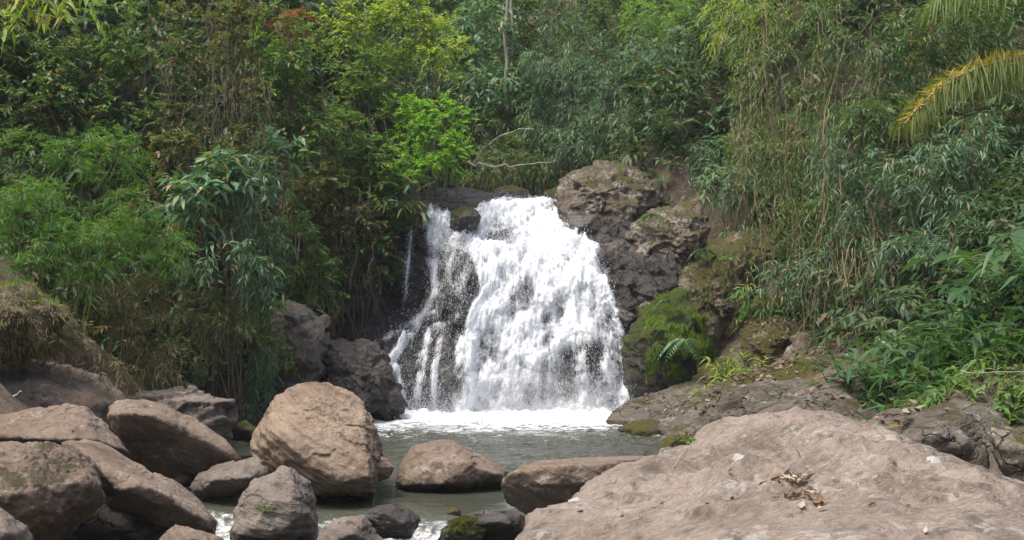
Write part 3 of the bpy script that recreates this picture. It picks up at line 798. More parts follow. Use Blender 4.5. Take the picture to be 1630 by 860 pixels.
rock('c3', 'boulder', 'rounded brown boulder standing alone in the middle of the pool', 'tan', 18.0,
     [(628, 772), (640, 745), (658, 712, .1), (690, 702, .2), (712, 703, .2), (745, 715, .2), (790, 738, .1), (810, 752, 0), (802, 765, -.2), (650, 770, -.4), (690, 735, -.5), (705, 770, -.6), (745, 740, -.55), (790, 755, -.4), (800, 785, .3), (730, 790, .2), (650, 790, 0), (710, 713, .9), (780, 750, .8)],
     seed=25, sharp=40, amp=0.04, cat='boulder', group=GB)
rock('c4', 'boulder', 'flat-topped brown boulder at the pool, partly behind the huge front boulder', 'tan', 15.8,
     [(799, 775, -.2), (803, 760, -.3), (830, 747, -.5), (895, 742, -.55), (960, 742, -.5), (840, 738, .3), (885, 731, .7), (985, 727, .8), (1040, 735, .7), (1030, 815, 0), (890, 818, -.1), (840, 820, 0), (808, 800, .1), (860, 770, -.6), (940, 770, -.55)],
     seed=26, sharp=52, amp=0.03, cat='boulder', group=GB)
rock('c5', 'boulder', 'black wet boulder the stream splits around', 'wet', 15.0,
     [(572, 828), (590, 813), (625, 804), (655, 812), (668, 826), (655, 858), (600, 858), (580, 850), (615, 815, -.3), (640, 835, -.4), (620, 815, .5)], level=5, seed=27, sharp=44, cat='boulder', group=GB)
rock('c6', 'boulder', 'grey boulder at the bottom edge below the black wet one', 'grey', 13.2,
     [(490, 880), (520, 838), (548, 822), (572, 824), (600, 850), (625, 880), (560, 850, -.4), (560, 835, .5)], level=5, seed=28, sharp=40, cat='boulder', group=GB)
rock('c7', 'boulder', 'low wet boulder topped with an ochre moss cushion', 'dark', 14.6,
     [(695, 868), (705, 840), (730, 822), (775, 813), (832, 816), (850, 840), (850, 870), (740, 835, -.4), (800, 830, -.5), (760, 825, .6)], level=5, seed=29, sharp=36, cat='boulder', group=GB)
rock('c8', 'stone', 'small pale stone in the trickle between the dark boulder and grey boulder', 'grey', 17.6,
     [(268, 770), (285, 757), (302, 760), (305, 775), (285, 780), (285, 765, -.2), (285, 765, .3)], level=4, seed=30, cat='stone', group=GB)
rock('c9', 'stone', 'small dark mossy stone at the far pool arm below the hanging fern', 'wet_moss', 21.0,
     [(365, 700), (370, 678), (392, 668), (412, 685), (415, 705), (390, 685, -.4), (390, 680, .5)], level=5, seed=31, cat='stone', group=GB)
rock('c10', 'stone', 'rusty stone poking from the small rapid', 'ledge_moss', 15.6,
     [(710, 818), (720, 809), (732, 812), (734, 822), (720, 815, -.15), (720, 815, .15)], level=4, seed=32, cat='stone', group=GB)

# --- left of the fall
rock('h', 'boulder', 'tall weathered boulder under the bank, small shrubs over its left side', 'grey', 26.2,
     [(425, 520, .5), (432, 490, .5), (455, 482, .5), (490, 490, .4), (515, 510, .3), (528, 550, .3), (520, 560, -.1), (515, 600, .3), (490, 640, .2), (430, 640, .2), (415, 580, .2), (455, 510, -.4), (490, 520, -.6), (500, 560, -.6), (450, 570, -.7), (470, 520, 1.5)],
     seed=41, blk=0.10, bfreq=1.7, sharp=36, amp=0.05, cat='boulder', group=GO)
rock('i', 'boulder', 'dark blocky wet rock at the foot of the side strands', 'dark', 26.8,
     [(505, 580, .5), (525, 542, .6), (560, 546, .5), (600, 556, .4), (618, 585, .3), (642, 640, .2), (640, 670, .1), (560, 680, -.4), (510, 660, -.3), (550, 575, -.6), (605, 600, -.4), (580, 640, -.8), (560, 570, 1.6), (630, 650, 1.2)],
     seed=42, blk=0.10, bfreq=1.7, sharp=52, amp=0.06, freq=2.2, cat='boulder', group=GO)
rock('i2', 'boulder', 'squat block between the hanging fern and the dark wet rock', 'dark', 25.4,
     [(425, 615), (440, 598), (480, 600), (510, 620), (505, 665), (430, 668), (460, 615, -.5), (490, 640, -.5), (470, 620, .7)], level=5, seed=43, blk=0.10, bfreq=1.7, sharp=44, cat='boulder', group=GO)
rock('p', 'boulder', 'mossy dark boulder perched on the lip between the two flows', 'wet_moss', 30.6,
     [(716, 360), (718, 340), (735, 327), (755, 330), (768, 345), (752, 372), (728, 374), (740, 345, -.45), (740, 345, .6)], level=5, seed=44, sharp=36, cat='boulder', group=GO)
rock('p2', 'boulder', 'grey slab along the lip above the side strands', 'wet', 33.0,
     [(670, 335, .3), (695, 302, .6), (740, 297, .7), (800, 315, .5), (805, 325, .1), (770, 340, -.6), (700, 350, -.8), (680, 350, -.6), (730, 320, -.5), (740, 310, 1.4)], seed=45, blk=0.10, bfreq=1.7, sharp=44, amp=0.05, cat='boulder', group=GO)
rock('w1', 'boulder', 'dark cliff block behind the thin side trickle', 'wet', 31.2,
     [(590, 470, .3), (600, 400, .3), (625, 360, .3), (665, 345, .2), (672, 420, 0), (668, 520, -.3), (600, 560, -.3), (560, 540, 0), (630, 450, -.6), (620, 420, 1.5)], seed=46, blk=0.10, bfreq=1.7, sharp=40, amp=0.07, cat='boulder', group=GO)

# --- right of the fall
rock('q1', 'boulder', 'low dark rock in the stream bed just behind the lip of the fall', 'wet_moss', 35.0, [(770, 318), (785, 300), (815, 294), (840, 302), (850, 318), (810, 325), (810, 305, -.4), (810, 305, .6)], level=5, seed=47, cat='boulder', group=GO)
rock('q2', 'boulder', 'dark rock between the lip of the fall and the lichen-speckled outcrop', 'wet_moss', 34.0, [(858, 325), (866, 304), (890, 296), (905, 310), (900, 335), (880, 310, -.4), (880, 310, .6)], level=5, seed=48, cat='boulder', group=GO)
rock('a', 'outcrop', 'big lichen-speckled outcrop rock at the top of the fall', 'outcrop', 32.2,
     [(880, 330, -.2), (888, 300, .1), (905, 276, .3), (950, 262, .6), (1020, 266, .6), (1045, 295, .3), (1042, 345, -.1), (1005, 385, -.7), (955, 400, -.9), (915, 370, -.7), (915, 305, -.6), (985, 310, -.9), (1010, 340, -1.0), (960, 280, 1.8), (1030, 320, 1.5)],
     seed=51, blk=0.10, bfreq=1.7, sharp=36, amp=0.04, freq=1.8, strata=((0.2, 0.25, 0.95), 2.6, 0.07), cat='outcrop', group=GO, fine=1.6)
rock('a2', 'outcrop', 'smooth wet rock shoulder under the lichen-speckled outcrop', 'wet_grey', 31.2,
     [(890, 385), (888, 355), (915, 338), (950, 342), (965, 372), (945, 400), (915, 398), (930, 360, -.5), (930, 360, .9)], level=5, seed=52, cat='outcrop', group=GO)
rock('b', 'outcrop', 'brown angular outcrop rock with ochre moss on its crown', 'outcrop', 30.6,
     [(985, 440, -.2), (1010, 355, .2), (1060, 332, .4), (1110, 322, .5), (1128, 355, .3), (1128, 405, 0), (1095, 455, -.5), (1020, 480, -.7), (1050, 380, -.6), (1105, 375, -.4), (1040, 440, -1.0), (1080, 350, 1.5)],
     seed=53, blk=0.10, bfreq=1.7, sharp=40, amp=0.04, freq=1.8, strata=((-.5, 0.3, 0.8), 2.4, 0.07), cat='outcrop', group=GO, fine=1.6)
rock('c', 'outcrop', 'mossy upright slab with white lichen streaks and a black cleft beside it', 'outcrop_moss', 29.0,
     [(1088, 430, .2), (1120, 405, .3), (1165, 390, .4), (1196, 400, .3), (1198, 455, .1), (1180, 520, -.2), (1155, 560, -.3), (1105, 570, -.5), (1080, 520, -.4), (1120, 445, -.5), (1180, 430, -.2), (1140, 520, -.7), (1150, 430, 1.4)],
     seed=54, blk=0.10, bfreq=1.7, sharp=40, amp=0.06, freq=2.0, cat='outcrop', group=GO, fine=1.5)
rock('e', 'outcrop', 'rounded rock wall under a green curtain of moss, beside the falling water', 'moss_wall', 28.2,
     [(994, 560, 0), (1003, 520, .1), (1025, 488, .3), (1080, 465, .5), (1125, 490, .5), (1135, 560, .2), (1100, 610, -.1), (1040, 640, -.1), (1000, 640, 0), (1030, 530, -.6), (1090, 520, -.4), (1060, 590, -.6), (1060, 510, 1.5)],
     seed=55, sharp=28, amp=0.05, blk=0.12, bfreq=1.5, cat='outcrop', group=GO)
rock('f', 'outcrop', 'mossy sloping rock under the hanging bamboo', 'outcrop_moss', 30.0,
     [(1110, 420, 0), (1140, 385, .3), (1180, 362, .6), (1240, 360, .7), (1290, 400, .5), (1290, 470, 0), (1200, 480, -.5), (1180, 400, -.4), (1240, 420, -.4), (1200, 400, 1.5)],
     seed=56, blk=0.10, bfreq=1.7, sharp=28, amp=0.06, cat='outcrop', group=GO)
rock('g', 'outcrop', 'mossy bank rock above the yellow-leaved herb', 'outcrop_moss', 27.0,
     [(1180, 540, 0), (1200, 500, .4), (1260, 490, .6), (1330, 520, .5), (1330, 590, 0), (1220, 600, -.4), (1190, 580, -.3), (1250, 540, -.4), (1250, 530, 1.2)], seed=57, blk=0.10, bfreq=1.7, sharp=28, amp=0.07, cat='outcrop', group=GO)
rock('s1', 'outcrop', 'low mossy rock at the foot of the moss-curtained wall', 'outcrop_moss', 27.6, [(1095, 620, 0), (1110, 585, .2), (1150, 570, .4), (1185, 590, .3), (1180, 640, 0), (1120, 640, -.3), (1140, 600, -.3), (1140, 590, .7)], level=5, seed=58, blk=0.06, bfreq=2.6, cat='outcrop', group=GO)
rock('s2', 'outcrop', 'brown rock showing through the dead leaves under the straw stems', 'outcrop', 26.0, [(1240, 570, 0), (1260, 535, .3), (1310, 525, .5), (1350, 545, .4), (1350, 590, 0), (1270, 590, -.3), (1300, 555, -.3), (1300, 550, .8)], level=5, seed=59, blk=0.06, bfreq=2.6, cat='outcrop', group=GO)
rock('s3', 'outcrop', 'mossy rock between the brown angular outcrop and the sloping mossy rock', 'outcrop_moss', 30.2, [(1085, 450, 0), (1110, 400, .3), (1150, 375, .5), (1190, 380, .4), (1180, 440, 0), (1120, 470, -.4), (1130, 420, -.3), (1130, 410, 1.0)], level=5, seed=60, blk=0.10, bfreq=1.7, cat='outcrop', group=GO)
wet_rocks = [
    (985, 405, 26, 24, 30.4, 'wet angular rock just under the smooth wet shoulder'),
    (975, 440, 22, 20, 30.0, 'dark wet rock touching the white water halfway down'),
    (1010, 445, 28, 22, 29.8, 'wet rock with flat lit top below the brown angular outcrop'),
    (998, 475, 24, 16, 29.4, 'shiny wet rock low in the row beside the white water'),
    (1038, 462, 26, 16, 29.4, 'ochre-tinged rock tucked under the brown angular outcrop'),
    (1035, 490, 26, 15, 29.0, 'pale chipped rock on top of the moss-curtained wall'),
    (992, 508, 18, 18, 28.9, 'black wet rock just above the moss-curtained wall'),
    (962, 395, 14, 14, 30.8, 'small dark rock in the cleft below the lichen-speckled outcrop'),
]
for k, (x, y, rx, ry, Y, lab) in enumerate(wet_rocks):
    rg = random.Random(60 + k)
    pts = [(x + rx * math.cos(t) * rg.uniform(.85, 1.2), y + ry * math.sin(t) * rg.uniform(.85, 1.2), rg.uniform(-.1, .2)) for t in [i * math.pi / 4 + rg.uniform(-.2, .2) for i in range(8)]]
    pts += [(x - rx * .4, y - ry * .3, -.35), (x + rx * .4, y + ry * .2, -.4), (x, y, .8)]
    rock('w%d' % k, 'outcrop', lab, 'wet_grey' if k not in (4, 5) else 'outcrop', Y, pts, level=5, sharp=48, amp=0.05, blk=0.03, bfreq=4.0, seed=70 + k, cat='outcrop', group=GO)

# --- ledges of the right shore
def ledge(key, label, Y, pts, mat='ledge', **kw):
    rock(key, 'rock_ledge', label, mat, Y, pts, cat='rock ledge', group=GL, **{**dict(sharp=36, amp=0.03, freq=1.8, blk=0.012, bfreq=2.2, strata=((-0.28, -0.25, 0.93), 4.2, 0.045), fine=1.4), **kw})
ledge('r1', 'low sloping ledge running into the white foot of the fall', 26.3, [(965, 672, -.2), (990, 650, .3), (1040, 625, .8), (1110, 602, 1.2), (1150, 600, 1.2), (1165, 640, 0), (1100, 672, -.8), (1010, 686, -.8), (1050, 650, -.3), (1080, 640, .2), (1080, 720, 0)], seed=81)
ledge('r2', 'grey ledge with dead leaves in its cracks, behind the lichen block', 24.0, [(1040, 680, -.3), (1085, 645, .3), (1140, 612, .9), (1200, 588, 1.3), (1235, 600, 1.2), (1230, 650, 0), (1120, 690, -.7), (1060, 695, -.7), (1130, 645, -.3), (1120, 740, 0)], seed=82)
ledge('r3', 'highest grey ledge, just below the leafy slope', 23.0, [(1130, 625, -.2), (1200, 590, .3), (1290, 566, .6), (1345, 570, .6), (1360, 600, 0), (1320, 625, -.6), (1220, 640, -.7), (1240, 600, -.3), (1250, 640, 1)], seed=83, mat='ledge_moss')
ledge('r4', 'blocky ledge with dark lichen blotches on its front', 20.0, [(1128, 672, -.2), (1142, 632, -.1), (1165, 618, .2), (1240, 606, .7), (1305, 602, .8), (1325, 625, .3), (1240, 645, -.4), (1195, 668, -.5), (1160, 690, -.3), (1165, 632, -.3), (1220, 690, .5)], seed=84, sharp=48)
ledge('r5', 'rounded brown ledge at the pool below the lichen block', 21.6, [(1045, 702, -.3), (1080, 675, .2), (1130, 658, .5), (1190, 650, .6), (1210, 680, 0), (1130, 705, -.6), (1060, 715, -.6), (1120, 680, -.3), (1120, 740, 0)], seed=85)
ledge('r6', 'smooth swelling ledge just above the top of the huge boulder', 17.6, [(1178, 672, -.2), (1225, 648, .2), (1290, 625, .6), (1340, 622, .6), (1400, 655, .2), (1420, 700, -.2), (1300, 700, -.7), (1210, 690, -.5), (1280, 650, -.3), (1300, 720, .5)], seed=86)
ledge('r6b', 'upper smooth ledge meeting the low leafy plants', 18.6, [(1250, 640, -.2), (1300, 610, .3), (1370, 595, .6), (1430, 620, .4), (1440, 680, -.2), (1340, 670, -.5), (1330, 630, -.2), (1350, 690, .5)], seed=92)
ledge('r7', 'smallest low stone at the pool edge, ochre sided', 20.4, [(1048, 706, -.1), (1070, 692, .2), (1100, 690, .2), (1110, 705, 0), (1060, 716, -.3), (1075, 700, -.2), (1075, 720, 0)], level=5, seed=87, mat='ledge_moss')
ledge('r8', 'olive moss-covered ledge lapped by the pool', 24.6, [(980, 682, -.2), (1000, 672, .1), (1050, 668, .3), (1095, 680, .1), (1090, 694, -.3), (1010, 694, -.4), (1040, 678, -.2), (1040, 720, 0)], level=5, seed=88, mat='ledge_moss')
ledge('r9', 'brown hump between the huge boulder and the low leafy plants', 14.2, [(1370, 680, -.1), (1400, 655, .1), (1450, 645, .3), (1495, 655, .3), (1510, 690, 0), (1430, 705, -.4), (1440, 662, -.2), (1440, 740, 0)], seed=89)
ledge('r10', 'broad brown ledge with a mossy crack, in front of the low leafy plants', 13.4, [(1425, 700, -.2), (1470, 655, .2), (1520, 638, .5), (1575, 642, .5), (1610, 670, .3), (1600, 720, -.2), (1500, 730, -.5), (1530, 665, -.2), (1530, 760, 0)], seed=90)
ledge('r11', 'smooth dark dome rising behind the huge boulder crest', 11.6, [(1430, 710, 0), (1455, 682, .1), (1495, 673, .2), (1535, 690, .2), (1570, 720, .1), (1580, 770, 0), (1440, 760, 0), (1500, 690, -.25), (1500, 720, .6)], level=5, seed=91)
ledge('r12', 'square-edged block with a black shaded front at the edge of the frame', 11.8, [(1579, 672, .3), (1582, 730, .1), (1580, 690, -.2), (1640, 690, .6), (1700, 712, .4), (1700, 722, -.3), (1700, 790, -.2), (1600, 760, -.3), (1590, 705, -.35), (1620, 760, .6)], seed=93, sharp=34, mat='outcrop', level=5)

# ------------------------------------------------------------------ plant machinery
LEAF_T = np.array([[0, 2, 3], [0, 3, 1], [1, 3, 4], [2, 4, 3]])

def leaves(Pb, D, Ln, Wd, droop, rng, flat=0.6):
    """folded, drooping leaves: base, two edges, midrib, tip"""
    n = len(Pb)
    D = unit(D)
    up = np.array([0, 0, 1.0]) + rng.normal(size=(n, 3)) * (1 - flat)
    S = unit(np.cross(D, up))
    U = np.cross(S, D)
    Ln = np.broadcast_to(Ln, n)[:, None]; Wd = np.broadcast_to(Wd, n)[:, None]
    dz = np.array([0, 0, -1.0]) * (np.broadcast_to(droop, n)[:, None] * Ln)
    Mi = Pb + D * Ln * 0.45 + dz * 0.22 - U * Wd * 0.12
    Ed = Pb + D * Ln * 0.38 + dz * 0.16 + U * Wd * 0.08
    V = np.stack([Pb, Ed - S * Wd * 0.5, Ed + S * Wd * 0.5, Mi, Pb + D * Ln + dz], 1).reshape(-1, 3)
    Fc = (np.arange(n)[:, None, None] * 5 + LEAF_T[None]).reshape(-1, 3)
    return V, Fc, np.repeat(rng.random(n), 5)

def sprays(B, D, l, k, L0, W0, rng, spread=0.8, sag=0.25, grav=0.3, droop=0.25, jit=0.25):
    """B, D: base and direction of twigs; k alternate leaves on each"""
    n = len(B)
    D = unit(D)
    t = np.linspace(0.2, 1, k)[None, :, None]
    l = np.broadcast_to(l, n)[:, None, None]
    S = unit(np.cross(D, np.array([0, 0, 1.0]) + rng.normal(size=(n, 3)) * 0.4))
    pts = B[:, None] + D[:, None] * l * t + np.array([0, 0, -1.0]) * sag * l * t ** 2
    sg = np.where(np.arange(k) % 2, 1.0, -1.0)[None, :, None]
    ld = D[:, None] * 0.7 + S[:, None] * sg * spread + np.array([0, 0, -grav]) + rng.normal(size=(n, k, 3)) * jit
    pts, ld = pts.reshape(-1, 3), ld.reshape(-1, 3)
    m = len(pts)
    return leaves(pts, ld, L0 * rng.uniform(0.65, 1.25, m), W0 * rng.uniform(0.7, 1.25, m), droop, rng)

class Acc:
    def __init__(s): s.V, s.F, s.T, s.n = [], [], [], 0
    def add(s, V, Fc, T=None):
        s.V.append(V); s.F.append(Fc + s.n); s.T.append(T if T is not None else np.zeros(len(V))); s.n += len(V)
    def build(s, name, mat, parent, loc, smooth=False):
        V = np.concatenate(s.V) - np.asarray(loc)
        return obj(name, mesh_np(name, V, [np.concatenate(s.F)], np.concatenate(s.T), smooth), mat, parent)

def tube(path, rad, sides=5):
    path = np.asarray(path, float); K = len(path)
    rad = np.broadcast_to(rad, K)
    t = unit(np.gradient(path, axis=0))
    ref = np.array([0.31, 0.17, 0.93]) if abs(t[0][2]) < 0.9 else np.array([1.0, 0.1, 0.0])
    a = unit(np.cross(t, ref)); b = np.cross(t, a)
    ang = np.arange(sides) * 2 * math.pi / sides
    V = path[:, None] + (a[:, None] * np.cos(ang)[None, :, None] + b[:, None] * np.sin(ang)[None, :, None]) * rad[:, None, None]
    V = V.reshape(-1, 3)
    i = np.arange((K - 1) * sides); r, c = i // sides, i % sides
    c2 = (c + 1) % sides
    q1 = np.stack([r * sides + c, r * sides + c2, (r + 1) * sides + c2], 1)
    q2 = np.stack([r * sides + c, (r + 1) * sides + c2, (r + 1) * sides + c], 1)
    return V, np.concatenate([q1, q2])

def bez(p0, p1, p2, k=9):
    t = np.linspace(0, 1, k)[:, None]
    return (1 - t) ** 2 * np.asarray(p0) + 2 * t * (1 - t) * np.asarray(p1) + t * t * np.asarray(p2)

def crown_pts(lobes, n, rng, seed, clump=1.2, thin=-0.12, tall=1.0):
    """points through the crown's volume: rounded clumps of foliage with hollows between them"""
    out_p, out_d = [], []
    ar = np.array([l[1][0] * l[1][2] for l in lobes]); ar = ar / ar.sum()
    for (c, r), w in zip(lobes, ar):
        ns = int(7 + 3.0 * r[0] * r[2] * 4)
        ns = min(ns, 16)
        u = unit(rng.normal(size=(ns * 4, 3)))
        u = u[(u[:, 1] < 0.3) | (rng.random(ns * 4) < 0.2)][:ns]
        ns = len(u)
        sc = c + u * r * rng.uniform(0.45, 0.78, ns)[:, None]
        sr = rng.uniform(0.30, 0.52, ns)[:, None] * r * np.array([1, 1, 1.0 * tall])
        m = int(n * w * 1.9) + 8
        k = rng.integers(0, ns, m)
        v = unit(rng.normal(size=(m, 3)))
        keep = ((v[:, 2] > -0.25) | (rng.random(m) < 0.4)) & ((v[:, 1] < 0.4) | (rng.random(m) < 0.3))
        k, v = k[keep], v[keep]; m = len(k)
        rad = np.clip(1.0 - np.abs(rng.normal(size=m)) * 0.25, 0.1, 1.0) * (1 + 0.35 * perlin(v * 2.0 + k[:, None] * 3.1, seed))
        p = sc[k] + v * rad[:, None] * sr[k]
        keep = perlin(p / clump * np.array([1, 1, 1.25]), seed + 5) > thin - 0.12
        out_p.append(p[keep]); out_d.append(unit(v * 0.75 + u[k] * 0.45)[keep])
    p, d = np.concatenate(out_p), np.concatenate(out_d)
    if len(p) > n:
        s = rng.choice(len(p), n, replace=False); p, d = p[s], d[s]
    return p, d

SPEC = {  # name: twig length, leaves per twig, leaf length, leaf width, spread, sag, grav, droop, twigs per m2, direction up bias
    'fine':   dict(l=0.38, k=12, L=0.15, W=0.017, spread=0.8, sag=0.45, grav=0.30, droop=0.30, den=44, up=0.15, clump=0.55, thin=0.0),
    'lance':  dict(l=0.40, k=8, L=0.21, W=0.038, spread=0.85, sag=0.5, grav=0.38, droop=0.35, den=24, up=-0.05, clump=0.9, thin=-0.03),
    'hang':   dict(l=0.50, k=9, L=0.17, W=0.030, spread=0.85, sag=0.7, grav=0.40, droop=0.35, den=24, up=-0.35, clump=0.7, thin=-0.02),
    'oval':   dict(l=0.32, k=8, L=0.15, W=0.065, spread=0.9, sag=0.3, grav=0.25, droop=0.2, den=27, up=0.15, clump=0.8, thin=-0.03),
    'small':  dict(l=0.28, k=9, L=0.105, W=0.05, spread=0.9, sag=0.3, grav=0.15, droop=0.15, den=38, up=0.25, clump=0.8, thin=-0.02),
    'broad':  dict(l=0.40, k=6, L=0.30, W=0.10, spread=0.9, sag=0.3, grav=0.4, droop=0.3, den=15, up=0.1, clump=0.8, thin=-0.12),
}
_pseed = [100]

def plant(name, cat, label, lobes_px, spec, mat, stem='bark', group=None, den=1.0, parts=('crown', 'trunk'), stem_r=0.03, strands=0, strand_mat=None, ground=True, limbs=None, lean=0.0):
    """lobes_px: list of (px, py, Y, rx_px, ry_px): the foliage masses of one plant"""
    _pseed[0] += 1
    seed = _pseed[0]
    rng = np.random.default_rng(seed)
    lobes = []
    for (x, y, Y, rx, ry) in lobes_px:
        k = Y / F
        lobes.append((P(x, y, Y), np.array([rx * k, 0.75 * (rx + ry) * 0.5 * k + 0.1, ry * k])))
    c0 = np.mean([l[0] for l in lobes], axis=0)
    gx, gy = c0[0] + lean, c0[1] + 0.5
    gz = float(terrain(np.array([gx]), np.array([gy]))[0])
    base = np.array([gx, gy, min(gz, c0[2] - 0.2)])
    o = thing(name, label, cat, base, group)
    s = SPEC[spec]
    area = sum(4 * l[1][0] * l[1][2] for l in lobes)
    n = int(area * s['den'] * den * 2.3) + 30
    p, d = crown_pts(lobes, n, rng, seed, s['clump'], s['thin'], 1.5 if spec == 'hang' else 0.85)
    D = d + np.array([0, 0, s['up']]) + rng.normal(size=p.shape) * 0.35
    acc = Acc()
    acc.add(*sprays(p, D, s['l'] * rng.uniform(0.6, 1.3, len(p)), s['k'], s['L'], s['W'], rng, s['spread'], s['sag'], s['grav'], s['droop']))
    acc.build(parts[0], M[mat], o, base)
    st = Acc()
    for (c, r) in lobes:
        nl = limbs if limbs is not None else 4
        for j in range(nl):
            tip = c + unit(rng.normal(size=3) * np.array([1, .6, .8])) * r * 0.75
            b0 = base + rng.normal(size=3) * np.array([0.25, 0.2, 0]) + np.array([0, r[1] * 0.5, 0]) * (1 if limbs is None else 1)
            b0[2] = base[2] - 0.2
            mid = (b0 + tip) / 2 + np.array([rng.normal() * 0.3, 0.1, 0.35 * abs(tip[2] - b0[2])])
            path = bez(b0, mid, tip)
            path[1:-1] += rng.normal(size=(len(path) - 2, 3)) * 0.03
            st.add(*tube(path, np.linspace(stem_r, stem_r * 0.2, 9)))
    st.build(parts[1], M[stem], o, base, True)
    if strands:
        sa = Acc()
        for j in range(strands):
            c, r = lobes[rng.integers(len(lobes))]
            x = c[0] + rng.uniform(-1, 1) * r[0]
            y = c[1] - r[1] * rng.uniform(0.8, 1.3)
            top = c[2] + r[2] * rng.uniform(-.2, 1.0); ln_ = rng.uniform(0.6, 2.4)
            pth = bez((x + rng.normal() * .15, y + .2, top), (x + rng.normal() * .12, y - .1, top - ln_ * 0.4), (x + rng.normal() * .3, y, top - ln_), 8)
            pth[1:-1] += rng.normal(size=(6, 3)) * 0.02
            sa.add(*tube(pth, np.linspace(0.008, 0.004, 8) * rng.uniform(0.6, 1.3), 3))
        sa.build('hanging_stem', M[strand_mat or 'straw'], o, base)['kind'] = 'stuff'
    return o

FOL = ('foliage', 'stem')
# ---- deep background
BG = 'trees behind the waterfall'
plant('broadleaf_tree', 'tree', 'dim tree with drooping big leaves behind the bright yellow-green crown', [(760, 60, 42, 55, 60), (775, 150, 41, 50, 45)], 'broad', 'leaf_blue', group=BG)
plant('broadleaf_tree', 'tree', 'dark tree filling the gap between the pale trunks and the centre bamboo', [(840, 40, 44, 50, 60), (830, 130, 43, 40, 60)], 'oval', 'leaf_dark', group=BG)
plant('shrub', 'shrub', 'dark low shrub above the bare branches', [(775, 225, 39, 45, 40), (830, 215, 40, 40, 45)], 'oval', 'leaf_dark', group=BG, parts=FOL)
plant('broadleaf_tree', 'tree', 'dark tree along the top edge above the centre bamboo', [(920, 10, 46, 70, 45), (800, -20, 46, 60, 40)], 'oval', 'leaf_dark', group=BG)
plant('bamboo_clump', 'bamboo', 'broad grey-green bamboo clump over the head of the waterfall', [(900, 85, 38, 62, 55), (955, 150, 37.5, 72, 62), (880, 175, 38, 48, 55)], 'lance', 'leaf_bamboo', 'vine', BG, parts=FOL, strands=14, strand_mat='vine', den=1.15)
plant('bamboo_clump', 'bamboo', 'lower drooping bamboo clump just above the lichen-speckled outcrop', [(935, 225, 36.5, 58, 40), (1000, 205, 36, 52, 50)], 'lance', 'leaf_bamboo', 'vine', BG, parts=FOL, strands=22, strand_mat='vine')
plant('bamboo_clump', 'bamboo', 'blue-green bamboo clump between the centre bamboo and the feathery treetop', [(1015, 105, 37.5, 55, 65)], 'lance', 'leaf_blue', 'vine', BG, parts=FOL, strands=8, strand_mat='vine')
plant('broadleaf_tree', 'tree', 'treetop with light feathery leaves at the upper edge', [(1045, 25, 38, 60, 42)], 'fine', 'leaf_bright', group=BG, den=0.7)
plant('broadleaf_tree', 'tree', 'dark leafy tree below the feathery treetop', [(1100, 85, 38, 58, 60), (1065, 150, 37, 40, 45)], 'oval', 'leaf_dark', group=BG)

plant('broadleaf_tree', 'tree', 'dark tree on the upper edge between the pale trunks and the yellow-green crown', [(745, -15, 48, 66, 60)], 'oval', 'leaf_dark', group=BG)
plant('broadleaf_tree', 'tree', 'dim tree on the upper edge right of the feathery treetop', [(1130, 0, 42, 70, 50), (1000, 40, 44, 60, 50)], 'oval', 'leaf_dark', group=BG)
plant('shrub', 'shrub', 'shadowed shrub in the hollow behind the glossy dark shrub', [(1060, 205, 36.0, 56, 55), (1110, 235, 34.6, 56, 50), (1130, 170, 35.5, 50, 45)], 'lance', 'leaf_bamboo', group=BG, parts=FOL, den=1.5)
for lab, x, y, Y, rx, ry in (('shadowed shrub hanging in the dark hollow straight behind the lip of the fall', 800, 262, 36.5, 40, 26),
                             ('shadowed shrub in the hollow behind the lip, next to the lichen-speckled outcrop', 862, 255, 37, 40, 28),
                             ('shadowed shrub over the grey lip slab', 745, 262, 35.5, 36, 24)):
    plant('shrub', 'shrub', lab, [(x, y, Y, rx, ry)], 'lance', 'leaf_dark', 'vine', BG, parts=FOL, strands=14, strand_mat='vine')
plant('broadleaf_tree', 'tree', 'pale dim tree seen through the gap left of the pale trunks', [(770, 70, 46, 60, 60), (745, 140, 45, 50, 50)], 'oval', 'leaf_blue', group=BG, den=1.2)
GR = 'glossy shrubs hanging over the outcrop'
plant('shrub', 'shrub', 'glossy blue-green shrub with layered leaves, highest above the outcrop', [(1130, 70, 36, 52, 45), (1160, 125, 35, 52, 45)], 'lance', 'leaf_blue', group=GR, parts=FOL)
plant('shrub', 'shrub', 'glossy dark shrub with long leaves halfway up over the outcrop', [(1100, 180, 35, 56, 45), (1150, 195, 34, 52, 45)], 'broad', 'leaf_blue', group=GR, parts=FOL, den=1.1)
plant('shrub', 'shrub', 'pale glossy shrub drooping directly onto the brown angular outcrop', [(1080, 245, 34, 56, 38), (1150, 265, 33, 56, 42), (1100, 295, 32.5, 46, 30)], 'lance', 'leaf_blue', group=GR, parts=FOL, den=1.2)
plant('shrub', 'shrub', 'dark shrub tucked between the outcrop and the hanging straw bamboo', [(1190, 305, 31, 46, 45), (1170, 345, 30.6, 36, 25)], 'lance', 'leaf_bamboo', group=GR, parts=FOL, den=1.1)

